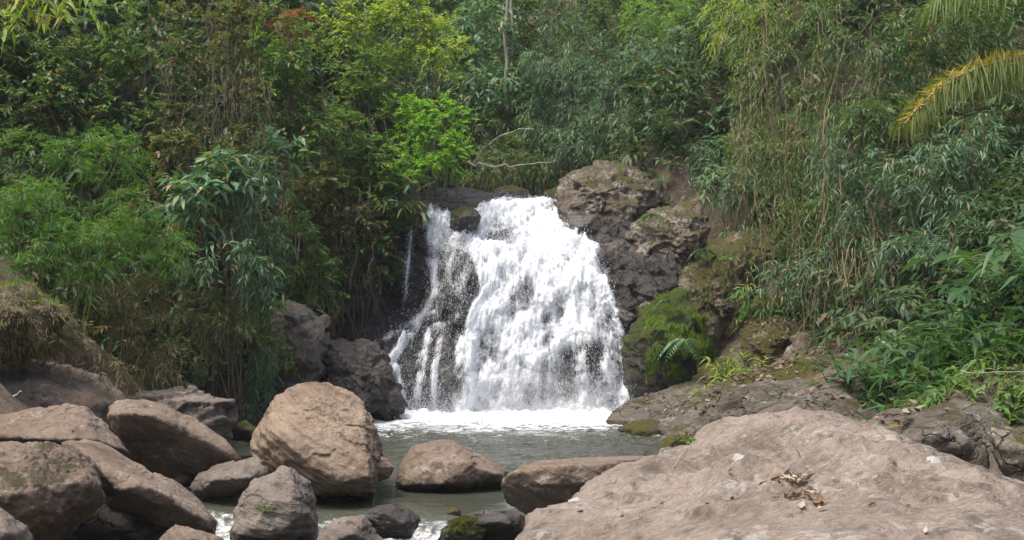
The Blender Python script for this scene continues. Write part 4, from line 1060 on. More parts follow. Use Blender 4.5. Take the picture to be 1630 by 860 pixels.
plant('shrub', 'shrub', 'broad-leaved dark shrub filling the corner behind the brown angular outcrop', [(1075, 215, 34.6, 46, 40), (1125, 240, 33.4, 50, 46), (1160, 300, 31.6, 40, 36)], 'lance', 'leaf_blue', group=GR, parts=FOL, den=1.6)
plant('shrub', 'shrub', 'low green shrub covering the soil beside the mossy sloping rock', [(1215, 470, 27.6, 34, 34), (1180, 420, 29.0, 26, 24)], 'lance', 'leaf_mid', group=GR, parts=FOL, den=1.3)
GH = 'hanging bamboo on the straw-stemmed slope'
plant('bamboo_clump', 'bamboo', 'yellow-green bamboo spray at the upper edge, start of the straw-stemmed slope', [(1180, 30, 30, 46, 50)], 'hang', 'leaf_yellow', 'straw', GH, parts=FOL, strands=4, limbs=1, stem_r=0.014)
plant('bamboo_clump', 'bamboo', 'tall straw-stemmed bamboo hanging from the upper edge', [(1250, 50, 28.5, 62, 70), (1240, 140, 28, 60, 60)], 'hang', 'leaf_straw', 'straw', GH, parts=FOL, strands=21, limbs=1, stem_r=0.014)
plant('bamboo_clump', 'bamboo', 'green hanging bamboo in the middle of the straw-stemmed slope', [(1215, 225, 28, 46, 60), (1270, 240, 27.5, 52, 65)], 'hang', 'leaf_straw', 'straw', GH, parts=FOL, strands=24, limbs=1, stem_r=0.014)
plant('bamboo_clump', 'bamboo', 'straw-tangled bamboo skirt sweeping to the mossy sloping rock', [(1245, 330, 27.5, 52, 55), (1290, 370, 27, 42, 60)], 'hang', 'leaf_straw', 'straw', GH, parts=FOL, strands=32, limbs=1, stem_r=0.014)
plant('bamboo_clump', 'bamboo', 'dry bamboo foot of bare straw stems on the leaf-strewn bank', [(1300, 455, 26, 42, 55)], 'hang', 'leaf_bamboo', 'straw', GH, parts=FOL, strands=28, den=0.8, limbs=1, stem_r=0.014)
plant('shrub', 'shrub', 'small dark long-leaved shrub at the base of the straw stems', [(1235, 415, 27.5, 36, 28)], 'lance', 'leaf_blue', group=GH, parts=FOL)

GD = 'dark bamboo of the shaded slope'
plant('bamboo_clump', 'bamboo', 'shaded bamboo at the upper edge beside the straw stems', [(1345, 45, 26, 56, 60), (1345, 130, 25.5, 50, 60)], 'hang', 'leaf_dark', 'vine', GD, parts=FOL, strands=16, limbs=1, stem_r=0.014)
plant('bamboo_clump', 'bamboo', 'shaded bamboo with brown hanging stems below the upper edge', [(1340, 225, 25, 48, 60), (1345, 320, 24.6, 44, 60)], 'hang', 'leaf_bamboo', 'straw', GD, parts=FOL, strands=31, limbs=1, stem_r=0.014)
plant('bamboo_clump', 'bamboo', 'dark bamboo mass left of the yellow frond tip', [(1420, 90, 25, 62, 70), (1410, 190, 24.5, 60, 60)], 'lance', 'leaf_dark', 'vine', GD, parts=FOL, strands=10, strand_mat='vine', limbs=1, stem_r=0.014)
plant('bamboo_clump', 'bamboo', 'dark bamboo behind the two palm fronds', [(1510, 60, 25, 66, 70), (1600, 90, 25, 62, 80)], 'lance', 'leaf_dark', 'vine', GD, parts=FOL, strands=6, strand_mat='vine', limbs=1, stem_r=0.014)
plant('bamboo_clump', 'bamboo', 'grey-green bamboo with long drooping leaves under the yellow frond tip', [(1440, 270, 23.5, 62, 52), (1400, 340, 23.5, 56, 52)], 'lance', 'leaf_bamboo', 'vine', GD, parts=FOL, strands=9, strand_mat='vine', limbs=1, stem_r=0.014)
plant('bamboo_clump', 'bamboo', 'grey-green bamboo with pale undersides straight below the yellow frond', [(1525, 240, 23.5, 62, 50), (1500, 330, 23, 62, 52)], 'lance', 'leaf_bamboo', 'vine', GD, parts=FOL, strands=6, strand_mat='vine', limbs=1, stem_r=0.014)
plant('bamboo_clump', 'bamboo', 'bamboo at the frame edge below the yellow frond', [(1610, 240, 23.5, 56, 62), (1590, 330, 23, 56, 52)], 'lance', 'leaf_bamboo', 'vine', GD, parts=FOL, strands=6, strand_mat='vine', den=0.9, limbs=1, stem_r=0.014)
plant('bamboo_clump', 'bamboo', 'lowest shaded bamboo, touching the ginger leaves', [(1440, 410, 22.5, 62, 42), (1530, 405, 22, 56, 42)], 'lance', 'leaf_bamboo', 'vine', GD, parts=FOL, strands=13, strand_mat='vine', limbs=1, stem_r=0.014)
plant('bamboo_clump', 'bamboo', 'thin shaded bamboo with many dead stems above the ledge litter', [(1370, 430, 23.5, 46, 60)], 'hang', 'leaf_olive', 'straw', GD, parts=FOL, strands=27, den=0.7, limbs=1, stem_r=0.014)

# ---- yellow-green canopy left of the fall
GY = 'sunlit trees left of the waterfall'
plant('broadleaf_tree', 'tree', 'sunlit yellow-green crown reaching the upper edge left of the pale trunks', [(655, 45, 33, 62, 50), (705, 75, 32.5, 38, 52)], 'oval', 'leaf_yellow', group=GY, den=1.1)
plant('broadleaf_tree', 'tree', 'bright pure green crown drooping over the side strands', [(690, 205, 31.5, 56, 52), (650, 190, 32, 46, 42), (715, 250, 31, 34, 34)], 'small', 'leaf_bright', group=GY, den=1.25)
plant('broadleaf_tree', 'tree', 'low bright green bough just above the grey lip slab', [(665, 265, 31, 52, 32)], 'small', 'leaf_bright', group=GY, den=1.1)
plant('broadleaf_tree', 'tree', 'yellow-green crown beside the reddish sprig at the upper edge', [(560, 40, 33.5, 66, 50)], 'oval', 'leaf_yellow', group=GY)
plant('broadleaf_tree', 'tree', 'leafy slope tree with pinkish twigs below the yellow-green crowns', [(590, 115, 32.5, 62, 46), (570, 175, 32, 52, 42)], 'small', 'leaf_low', group=GY, den=1.05)
plant('shrub', 'shrub', 'reddish-leaved sprig at the upper edge', [(462, 38, 29, 24, 24)], 'fine', 'leaf_red', group=GY, parts=FOL, den=0.6)

GS = 'leafy wall of shrubs on the left bank'
plant('shrub', 'shrub', 'bright shrub on the bank top right of the vine-hung pillar', [(440, 70, 29, 46, 62)], 'oval', 'leaf_mid', group=GS, parts=FOL)
plant('shrub', 'shrub', 'tall mixed green shrub below the reddish sprig', [(490, 105, 30, 56, 62), (450, 165, 29, 40, 45)], 'small', 'leaf_low', group=GS, parts=FOL)
plant('shrub', 'shrub', 'mid green shrub with hanging stems in the middle of the leafy wall', [(500, 205, 29.5, 60, 56), (560, 245, 30, 56, 50)], 'oval', 'leaf_mid', 'vine', GS, parts=FOL, strands=15, strand_mat='vine', limbs=2)
plant('shrub', 'shrub', 'dark shrub under the bright green crown, beside the black cliff', [(600, 310, 30.2, 52, 46), (645, 305, 30.5, 34, 30)], 'broad', 'leaf_dark', 'vine', GS, parts=FOL, strands=12, strand_mat='vine', limbs=2)
plant('shrub', 'shrub', 'olive shrub with dangling bare vines above the weathered boulder', [(540, 335, 29.3, 52, 52), (500, 300, 29, 46, 50)], 'oval', 'leaf_olive', 'vine', GS, parts=FOL, strands=25, strand_mat='vine', limbs=2)
plant('shrub', 'shrub', 'lowest curtain of shaded leaves before the black cliff', [(545, 425, 29, 46, 52), (590, 400, 29.6, 36, 45)], 'oval', 'leaf_dark', 'vine', GS, parts=FOL, strands=20, strand_mat='vine', limbs=2)
plant('shrub', 'shrub', 'leafy curtain directly over the tall weathered boulder', [(475, 400, 28, 50, 56), (500, 450, 27.8, 40, 35)], 'oval', 'leaf_mid', 'vine', GS, parts=FOL, strands=15, strand_mat='vine', limbs=2)
plant('shrub', 'shrub', 'shrub with bluish leaves in the hollow beside the vine-hung pillar', [(440, 260, 27.5, 42, 62)], 'broad', 'leaf_blue', 'vine', GS, parts=FOL, strands=8, strand_mat='vine', limbs=2)

# ---- left bank
GT = 'tall shaded trees of the left bank'
plant('broadleaf_tree', 'tree', 'dark vine-hung pillar of foliage reaching the upper edge', [(385, 60, 26, 42, 72), (388, 165, 25.6, 40, 72), (385, 245, 25.4, 36, 45)], 'small', 'leaf_olive', 'vine', GT, strands=60, strand_mat='vine')
plant('broadleaf_tree', 'tree', 'brownish green tree left of the vine-hung pillar', [(310, 70, 26.5, 56, 72), (300, 160, 26, 52, 60)], 'small', 'leaf_olive', group=GT, strands=30, strand_mat='vine')
plant('broadleaf_tree', 'tree', 'leafy green tree at the upper edge with light gaps', [(220, 50, 27, 60, 62)], 'oval', 'leaf_mid', group=GT)
plant('broadleaf_tree', 'tree', 'shaded tree at the upper corner of the left bank', [(60, 60, 26, 82, 72), (130, 110, 26, 62, 56)], 'small', 'leaf_dark', group=GT)
plant('broadleaf_tree', 'tree', 'shaded tree behind the highest feathery plumes', [(50, 160, 25, 72, 52), (220, 190, 25.5, 62, 62)], 'oval', 'leaf_dark', group=GT)
plant('shrub', 'shrub', 'shadowy thicket between the feathery plumes and the vine-hung pillar', [(310, 250, 25, 52, 56), (270, 330, 24.5, 40, 50)], 'oval', 'leaf_olive', 'vine', GT, parts=FOL, strands=20, strand_mat='vine', limbs=2)
GP = 'feathery bamboo plumes of the left bank'
fine = [
    ('low feathery plume at the frame edge directly above the grassy mound', [(20, 430, 19.9, 60, 34)]),
    ('upright feathery plume, topmost of the feathery bamboo, brushing the dark trees', [(180, 250, 22.5, 52, 46)]),
    ('feathery plume arching at the frame edge, below the corner tree', [(20, 255, 21.5, 62, 46)]),
    ('feathery plume with a curling tip in the middle of the clump', [(130, 235, 22, 42, 36), (100, 285, 21.6, 48, 32)]),
    ('wide feathery plume spreading at the frame edge above the grassy mound', [(30, 330, 20.5, 72, 46), (70, 385, 20.2, 62, 36)]),
    ('soft green feathery plume leaning over the dark hollow', [(215, 330, 22, 48, 46)]),
    ('feathery plume nearest the glossy drooping shrub', [(255, 375, 22, 46, 36), (230, 415, 21.8, 50, 32)]),
    ('low yellowish feathery plume over the brown hanging growth', [(140, 370, 20.8, 56, 40), (150, 420, 20.6, 62, 34)]),
]
for lab, lb in fine:
    plant('feathery_bamboo', 'bamboo', lab, lb, 'fine', 'leaf_fine', 'green_stem', GP, parts=FOL, den=1.35, stem_r=0.018, limbs=2)
GG = 'glossy drooping shrubs of the left bank'
plant('shrub', 'shrub', 'glossy shrub with long pale drooping leaves beside the feathery bamboo', [(325, 320, 23.5, 42, 50), (345, 270, 24, 32, 35)], 'broad', 'leaf_blue', 'vine', GG, parts=FOL, limbs=2)
plant('shrub', 'shrub', 'taller glossy shrub at the foot of the vine-hung pillar', [(390, 300, 24.5, 40, 60), (420, 370, 25, 42, 50)], 'lance', 'leaf_bamboo', 'vine', GG, parts=FOL, strands=10, strand_mat='vine', limbs=2)
plant('shrub', 'shrub', 'lower glossy shrub hanging into the dark hollow', [(345, 395, 23.6, 52, 46), (395, 440, 24, 46, 40)], 'lance', 'leaf_blue', 'vine', GG, parts=FOL, strands=10, strand_mat='vine', limbs=2)
GB2 = 'brown hanging growth under the left bank'
plant('dry_shrub', 'shrub', 'brown dead growth hanging behind the grassy mound', [(125, 555, 19.0, 46, 34), (175, 590, 19.4, 44, 26), (110, 480, 21, 62, 42), (90, 540, 21, 42, 36)], 'fine', 'leaf_dry', 'vine', GB2, parts=FOL, strands=8, strand_mat='vine', den=0.9, limbs=2)
plant('dry_shrub', 'shrub', 'rusty dead growth hanging below the lowest feathery plume', [(255, 585, 21.4, 46, 26), (215, 470, 21.8, 62, 46), (240, 530, 21.6, 46, 42)], 'fine', 'leaf_dry', 'vine', GB2, parts=FOL, strands=8, strand_mat='straw', den=1.0, limbs=2)
plant('dry_shrub', 'shrub', 'thin shadowy dead growth above the dim flat-topped boulder', [(320, 510, 23.5, 52, 56), (380, 510, 24, 42, 46)], 'fine', 'leaf_olive', 'vine', GB2, parts=FOL, strands=10, strand_mat='vine', den=0.9, limbs=2)
plant('shrub', 'shrub', 'small bright-leaved shrub clinging to the weathered boulder', [(445, 545, 25.2, 26, 50), (420, 500, 25.4, 26, 30)], 'small', 'leaf_low', 'vine', GB2, parts=FOL, den=0.8, limbs=2)

# ---- right shore: ginger, low plants
def ginger(label, px, py, Y, n, h, spread, mat='leaf_ginger', L=0.40, W=0.085, group='ginger clumps of the right shore', name='ginger_clump', cat='plant', k=9):
    _pseed[0] += 1
    rng = np.random.default_rng(_pseed[0])
    c = P(px, py, Y)
    gz = float(terrain(np.array([c[0]]), np.array([c[1]]))[0])
    base = np.array([c[0], c[1], gz])
    o = thing(name, label, cat, base, group)
    fo = Acc()
    for j in range(n):
        b = np.array([c[0] + rng.normal() * spread, c[1] + rng.normal() * spread * 0.7, 0])
        b[2] = float(terrain(b[None, 0], b[None, 1])[0]) - 0.05
        hh = h * rng.uniform(0.5, 1.15)
        az = rng.uniform(0, 2 * math.pi); le = hh * rng.uniform(0.3, 0.95)
        tip = b + np.array([math.cos(az) * le, math.sin(az) * le - 0.15, hh * rng.uniform(0.65, 0.95)])
        path = bez(b, b + np.array([math.cos(az) * le * .2, math.sin(az) * le * .2, hh * 0.8]), tip, 8)
        V, Fc = tube(path, np.linspace(0.010, 0.004, 8), 4)
        obj('stem', mesh_np('stem', V - base, [Fc], smooth=True), M['green_stem'], o)
        t = np.sort(rng.uniform(0.15, 1.0, k)); t[-1] = 1.0
        pp = np.stack([np.interp(t * 7, np.arange(8), path[:, q]) for q in range(3)], 1)
        td = unit(np.gradient(pp, axis=0) + 1e-6)
        S = unit(np.cross(td, np.array([0, 0, 1.0]) + rng.normal(size=3) * 0.3))
        sg = np.where(np.arange(k) % 2, 1.0, -1.0)[:, None]
        ld = td * 0.65 + S * sg * rng.uniform(.5, 1.0, (k, 1)) + np.array([0, 0, 0.1]) + rng.normal(size=(k, 3)) * 0.25
        ll = L * rng.uniform(0.55, 1.2, k)
        V, Fc, T = leaves(pp, ld, ll, W * rng.uniform(0.75, 1.25, k), rng.uniform(.25, .7, k), rng, 0.75)
        fo.add(V, Fc, np.clip(T * 0.5 + rng.random() * 0.5, 0, 1))
    fo.build('foliage', M[mat], o, base)
    return o
gi = [
    ('lush ginger clump at the foot of the shaded bamboo, farthest from the frame edge', 1400, 560, 19.0, 44, 0.85, 0.5),
    ('lush ginger clump with arching shoots above the low plants', 1465, 560, 18.3, 48, 0.95, 0.5),
    ('tall ginger clump between the other clumps', 1535, 555, 17.6, 48, 1.05, 0.5),
    ('tallest ginger clump, cut by the frame edge', 1610, 540, 17.0, 52, 1.15, 0.5),
    ('shaded ginger clump low at the frame edge', 1605, 590, 15.6, 40, 0.7, 0.45),
    ('ginger clump low behind the low bright plants', 1500, 580, 16.6, 36, 0.6, 0.5),
]
for lab, px, py, Y, n, h, s in gi:
    ginger(lab, px, py, Y, n, h, s)
lo = [
    ('low bright plants nearest the upper smooth ledge', 1375, 600, 18.0, 60, 0.34, 0.5),
    ('low bright plants with narrow leaves above the brown hump', 1440, 610, 16.4, 70, 0.36, 0.5),
    ('low bright plants above the broad brown ledge', 1520, 615, 15.2, 70, 0.36, 0.5),
    ('low leafy plants at the frame edge above the square-edged block', 1600, 615, 14.2, 60, 0.4, 0.45),
    ('fine low plants fringing the broad brown ledge', 1555, 640, 13.9, 40, 0.22, 0.35),
]
for lab, px, py, Y, n, h, s in lo:
    ginger(lab, px, py, Y, n, h, s, 'leaf_low', 0.17, 0.045, 'low plants of the right shore', 'low_plant', 'plant', 8)
ginger('yellow-tinged herb with strap leaves on the bank beside the mossy slab', 1168, 575, 26.3, 22, 0.85, 0.28, 'leaf_yellow', 0.34, 0.05, name='herb', group=None)
ginger('small green herb on the leafy slope above the highest grey ledge', 1250, 580, 25.0, 10, 0.5, 0.3, 'leaf_low', 0.2, 0.04, name='herb', group=None)
ginger('giant-leaved plant in the shade above the tallest ginger clump', 1600, 430, 19.5, 7, 1.3, 0.35, 'leaf_ginger', 0.75, 0.26, name='big_leaf_plant', group=None, k=4)

# ------------------------------------------------------------------ undergrowth over the banks (uncountable)
def scatter_under(n, rng):
    x = rng.uniform(-22, 24, n * 3); y = rng.uniform(15, 56, n * 3)
    z = terrain(x, y)
    dl = np.interp(y, LY, LX) - x; dr = x - np.interp(y, RY, RX)
    ok = ((dl > 0.5) & (y > 23)) | ((dr > 3.4) & (y > 19)) | ((dr > 0.8) & (y > 33)) | (y > 43)
    x, y, z = x[ok][:n], y[ok][:n], z[ok][:n]
    m = len(x)
    B = np.stack([x, y, z + rng.uniform(0.0, 1, m) ** 2 * np.interp(y, [16, 24, 34, 40], [0.3, 1.2, 2.0, 4.0])], 1)
    D = np.stack([rng.normal(size=m) * .6, -np.abs(rng.normal(size=m)) * .6, rng.uniform(0, 1.0, m)], 1)
    return sprays(B, D, rng.uniform(0.3, 0.8, m), 7, 0.30, 0.085, rng, 0.9, 0.5, 0.4, 0.3)
def scatter_far(n, rng):
    x = rng.uniform(-28, 28, n); y = rng.uniform(46, 92, n)
    B = np.stack([x, y, terrain(x, y) + rng.uniform(0, 1, n) ** 1.5 * 3.5], 1)
    D = np.stack([rng.normal(size=n) * .6, -np.abs(rng.normal(size=n)) * .6, rng.uniform(0, 1.0, n)], 1)
    return sprays(B, D, rng.uniform(0.5, 1.0, n), 7, 0.42, 0.13, rng, 0.9, 0.5, 0.4, 0.3)
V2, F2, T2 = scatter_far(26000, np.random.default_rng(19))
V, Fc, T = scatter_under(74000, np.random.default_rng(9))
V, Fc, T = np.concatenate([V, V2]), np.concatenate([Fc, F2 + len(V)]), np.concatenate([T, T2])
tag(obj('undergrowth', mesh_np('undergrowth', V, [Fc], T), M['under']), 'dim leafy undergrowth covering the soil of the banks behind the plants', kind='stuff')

# ------------------------------------------------------------------ details lying on rocks and ground
def bvh_of(keys, with_terrain=False):
    Vs, Fs, n = [], [], 0
    for k in keys:
        V, f = ROCKS[k]
        Vs.append(V); Fs += (f + n).tolist(); n += len(V)
    if with_terrain:
        Vs.append(TV); Fs += (TF + n).tolist()
    return BVHTree.FromPolygons(np.concatenate(Vs).tolist(), Fs)

def drop_on(tree, x, y, ztop=20.0):
    h = tree.ray_cast(Vector((x, y, ztop)), Vector((0, 0, -1)))
    return (np.array(h[0]), np.array(h[1])) if h[0] is not None else (None, None)

def see(tree, px, py):
    """the rock under photo pixel (px, py)"""
    for k in range(12):
        d = Vector(P(px, py + k * 4, 1.0)) - Vector((0, 0, EYE))
        h = tree.ray_cast(Vector((0, 0, EYE)), d.normalized())
        if h[0] is not None: return np.array(h[0]), np.array(h[1])
    return None, None

BF = bvh_of(['front'])
BS = bvh_of([k for k in ROCKS if k[0] == 'r' or k in ('e', 'f', 'g', 'c', 'b')], True)

def litter_mesh(tree, spots, rng, L=0.07, W=0.035, lift=0.008, tilt=0.08):
    Pb, D = [], []
    for (x, y) in spots:
        p, n = drop_on(tree, x, y)
        if p is None: continue
        d = rng.normal(size=3); d = d - n * (d @ n) + n * rng.uniform(-.05, tilt)
        Pb.append(p + n * lift * rng.uniform(0.5, 3)); D.append(d)
    Pb, D = np.array(Pb), np.array(D)
    m = len(Pb)
    return leaves(Pb, D, L * rng.uniform(0.6, 1.4, m), W * rng.uniform(0.6, 1.4, m), rng.uniform(-0.2, 0.1, m), rng, 0.5)

rng = np.random.default_rng(77)
hp, hn = see(BF, 1268, 775)
sp = [(hp[0] + rng.normal() * 0.035 + t * 0.04, hp[1] + t * 0.36 + rng.normal() * 0.05) for t in rng.uniform(-1, 1, 230)]
sp = sp[:190] + [(hp[0] + rng.normal() * 0.55, hp[1] + rng.normal() * 0.5) for _ in range(26)]
V, Fc, T = litter_mesh(BF, sp, rng, 0.05, 0.024, 0.007, 0.35)
tag(obj('leaf_litter', mesh_np('leaf_litter', V, [Fc], T), M['litter_pale']), 'dry curled leaves heaped in the hollow of the huge boulder', kind='stuff')
sp = []
for _ in range(1500):
    px_, py_ = rng.uniform(1120, 1400), rng.uniform(480, 640)
    Yy = rng.uniform(23, 28)
    q_ = P(px_, py_, Yy); sp.append((q_[0], q_[1]))
for cx_, cy_ in ((1085, 645), (1180, 605), (1235, 600), (1320, 645), (1410, 655), (1470, 650), (1150, 660), (1040, 640)):
    p_, n_ = see(BS, cx_, cy_)
    if p_ is not None:
        sp += [(p_[0] + rng.normal() * 0.22, p_[1] + rng.normal() * 0.4) for _ in range(45)]
V, Fc, T = litter_mesh(BS, sp, rng, 0.11, 0.055, 0.012)
tag(obj('leaf_litter', mesh_np('leaf_litter', V, [Fc], T), M['litter']), 'brown fallen leaves strewn over the slope and ledges of the right shore', kind='stuff')

# pale lichen rosettes and one fallen leaf on the front boulder
def patch(label, px, py, r, asp, rot, mat, name='lichen_patch', cat='lichen', group='lichen patches on the huge boulder'):
    p, n = see(BF, px, py)
    if p is None: return
    rg = np.random.default_rng(int(px))
    a = unit(np.cross(n, [0.1, 1.0, 0])); b = np.cross(n, a)
    K = 26
    V = []
    for ring, rr in enumerate((0.0, 0.55, 1.0)):
        for j in range(K):
            th = j * 2 * math.pi / K
            w = 1 + 0.22 * math.sin(3 * th + px) + 0.14 * math.sin(7 * th + py) + 0.06 * rg.normal()
            u, v = rr * r * w * math.cos(th), rr * r * asp * w * math.sin(th)
            u, v = u * math.cos(rot) - v * math.sin(rot), u * math.sin(rot) + v * math.cos(rot)
            s = p + a * u + b * v
            h = BF.ray_cast(Vector(s + n * 0.2), Vector(-n))
            q = np.array(h[0]) if h[0] is not None else s
            V.append(q + n * (0.005 if ring < 2 else 0.001))
    V = np.array(V)
    Fq = []
    for g in (0, 1):
        for j in range(K):
            Fq.append([g * K + j, g * K + (j + 1) % K, (g + 1) * K + (j + 1) % K, (g + 1) * K + j])
    o = obj(name, mesh_np(name, V - p, [np.array(Fq)], smooth=True), mat, loc=[float(c) for c in p])
    tag(o, label, cat, group)
patch('whitish oval lichen patch on the slope of the huge boulder, nearest the square-edged block', 1488, 728, 0.055, 0.55, 0.7, M['lichen'])
patch('faint round lichen patch on the huge boulder left of the leaf hollow', 1180, 727, 0.05, 0.6, 0.3, M['lichen'])
patch('small pale lichen patch near the gritty left end of the huge boulder', 912, 797, 0.04, 0.7, 0.2, M['lichen'])

def fallen_leaf(label, tree, px, py, L, W, mat):
    p, n = see(tree, px, py)
    rg = np.random.default_rng(int(px * 3))
    V, Fc, T = leaves((p + n * 0.012)[None], np.array([[1.0, 0.25, 0.1]]), L, W, 0.05, rg, 0.9)
    o = obj('fallen_leaf', mesh_np('fallen_leaf', V - p, [Fc], T * 0.4 + 0.5), mat, loc=[float(c) for c in p])
    tag(o, label, 'leaf')
fallen_leaf('curled yellowish fallen leaf on the crest of the huge boulder', BF, 1410, 682, 0.12, 0.05, M['leaf_palm'])

# twig on the front boulder and a tiny sprout
p0, n0 = see(BF, 1075, 745); p1, n1 = see(BF, 1110, 702)
tw = bez(p0 + n0 * .008, (p0 + p1) / 2 + np.array([-.03, 0, .02]), p1 + n1 * .01, 8)
V, Fc = tube(tw, np.linspace(0.004, 0.002, 8), 4)
tag(obj('twig', mesh_np('twig', V - p0, [Fc], smooth=True), M['bark_pale'], loc=[float(c) for c in p0]), 'thin pale twig lying on the huge boulder below the tiny sprout', 'twig')
def sprout(label, tree, px, py, n, L, W, mat='leaf_low', name='sprout', cat='plant'):
    p, nn = see(tree, px, py)
    if p is None: return
    rg = np.random.default_rng(int(px + py))
    D = rg.normal(size=(n, 3)) * np.array([.8, .6, .3]) + np.array([0, 0, .5])
    V, Fc, T = leaves(np.repeat(p[None], n, 0) + rg.normal(size=(n, 3)) * 0.02, D, L * rg.uniform(.6, 1.2, n), W, 0.3, rg, .7)
    tag(obj(name, mesh_np(name, V - p, [Fc], T), M[mat], loc=[float(c) for c in p]), label, cat)
sprout('tiny green sprout on the crest of the huge boulder above the twig', BF, 1098, 696, 16, 0.06, 0.022)
sprout('tiny seedling growing below the leaf hollow of the huge boulder', BF, 1262, 818, 8, 0.03, 0.014)
sprout('tiny seedling at the gritty left end of the huge boulder', BF, 962, 772, 8, 0.03, 0.012)
BC2 = bvh_of(['c2'])
sprout('little grass sprig sprouting from the peaked grey-brown boulder', BC2, 418, 812, 14, 0.16, 0.018)

# ochre moss cushion on the low wet boulder
def cushion(label, tree, px, py, r, h, mat_leaf='leaf_moss', n=2600):
    p, nn = see(tree, px, py)
    if p is None: return
    rg = np.random.default_rng(int(px))
    u = unit(rg.normal(size=(n, 3))); u[:, 2] = np.abs(u[:, 2])
    b = p + u * np.array([r, r * .8, h]) * (1 + 0.25 * perlin(u * 2.5, 3))[:, None]
    V, Fc, T = leaves(b - u * 0.02, u + np.array([0, 0, -.2]), 0.045, 0.014, 0.2, rg, .3)
    o = thing('moss_cushion', label, 'moss', p)
    d, f = ico(4)
    W = p + d * np.array([r, r * .8, h]) * (1 + 0.25 * perlin(np.stack([d[:, 0], d[:, 1], np.abs(d[:, 2])], 1) * 2.5, 3))[:, None] * 0.99
    obj('pad', mesh_np('pad', W - p, [f], smooth=True), M['wet_moss'], o)
    obj('tuft', mesh_np('tuft', V - p, [Fc], T), M[mat_leaf], o)
cushion('ochre moss cushion on the low wet boulder in the rapid', bvh_of(['c7']), 742, 845, 0.22, 0.16, 'leaf_olive')

# grass curtain on the mossy wall right of the fall
def curtain(key, label, box, n, L, W, mat, name='moss_curtain', cat='moss', rngseed=1, hang=1.0, loc=None):
    V, f = ROCKS[key]
    px_, py_ = pix(V)
    rg = np.random.default_rng(rngseed)
    c = V.mean(0)
    outw = unit(V - c)
    ok = np.where((px_ > box[0]) & (px_ < box[2]) & (py_ > box[1]) & (py_ < box[3]) & (outw[:, 1] < 0.3) & (perlin(V * 3.2, 5) > -0.12))[0]
    if len(ok) == 0: return
    s = rg.choice(ok, n)
    b = V[s] + outw[s] * 0.03 + rg.normal(size=(n, 3)) * 0.03
    D = outw[s] * 0.5 + np.array([0, 0, -hang]) + rg.normal(size=(n, 3)) * 0.3
    VV, Fc, T = leaves(b, D, L * rg.uniform(.5, 1.3, n), W, 0.4, rg, .4)
    tag(obj(name, mesh_np(name, VV - c, [Fc], T), M[mat], loc=[float(x) for x in c]), label, cat)
curtain('e', 'green curtain of moss and grass down the rounded rock wall', (1030, 455, 1140, 605), 9000, 0.065, 0.013, 'leaf_moss', rngseed=2)
curtain('c', 'thin olive moss beard on the upright lichen-streaked slab', (1080, 395, 1160, 500), 1200, 0.10, 0.014, 'leaf_olive', rngseed=3)
curtain('w1', 'bright green grass hanging on the black cliff block', (560, 470, 625, 560), 1100, 0.22, 0.014, 'leaf_moss', 'grass_curtain', 'grass', 4)

# ferns
def fern(label, px, py, Y, n, L, az0=None, mat='leaf_ginger', name='fern', group=None, down=0.5):
    _pseed[0] += 1
    rg = np.random.default_rng(_pseed[0])
    b = P(px, py, Y)
    o = thing(name, label, 'fern', b, group)
    ac, st = Acc(), Acc()
    for j in range(n):
        az = rg.uniform(math.pi * 0.9, math.pi * 2.1)
        l = L * rg.uniform(.7, 1.1)
        e = b + np.array([math.cos(az) * l * .8, math.sin(az) * l * .5, -l * down])
        path = bez(b, b + np.array([math.cos(az) * l * .35, math.sin(az) * l * .25, l * .35]), e, 16)
        st.add(*tube(path, np.linspace(.006, .002, 16), 3))
        td = unit(np.gradient(path, axis=0)); S = unit(np.cross(td, [0, 0, 1.0]))
        for s_ in (-1, 1):
            w = np.sin(np.linspace(.25, 2.9, 16)) * l * .28
            ac.add(*leaves(path, S * s_ + td * .35, w, w * 0.22 + .01, .25, rg, .95))
    ac.build('frond', M[mat], o, b)
    st.build('stem', M['green_stem'], o, b)
fern('fern hanging low on the moss-curtained rock wall', 1095, 545, 27.3, 7, 0.8, mat='leaf_blue')
fern('small fern at the top of the moss-curtained rock wall', 1065, 480, 28.0, 6, 0.5, mat='leaf_ginger')
fern('small fern in the crack between the brown and lichen-speckled outcrops', 1040, 345, 30.2, 6, 0.6, mat='leaf_ginger')
fern('small fern beside the black cleft of the upright slab', 1120, 400, 29.0, 7, 0.6, mat='leaf_ginger')

# long grey-green tassel hanging at the far pool arm
def tassel():
    rg = np.random.default_rng(55)
    b = P(416, 560, 24.0)
    o = thing('hanging_fern', 'grey-green tassel of drooping fern hanging beside the squat block', 'fern', b)
    ac, st = Acc(), Acc()
    for j in range(16):
        x0 = rg.normal() * .1
        ln_ = rg.uniform(.8, 1.6)
        path = bez(b + [x0, 0, rg.uniform(-.1, .2)], b + [x0 * 2, -.25, -.1], b + [x0 * 2.2, -.2, -ln_], 14)
        st.add(*tube(path, .005, 3))
        for s_ in (-1, 1):
            ac.add(*leaves(np.repeat(path, 2, 0) + rg.normal(size=(28, 3)) * .02, np.array([s_ * .8, -.3, -.7]) + rg.normal(size=(28, 3)) * .2, .16, .018, .2, rg, .6))
    ac.build('frond', M['leaf_bamboo'], o, b); st.build('stem', M['green_stem'], o, b)
tassel()

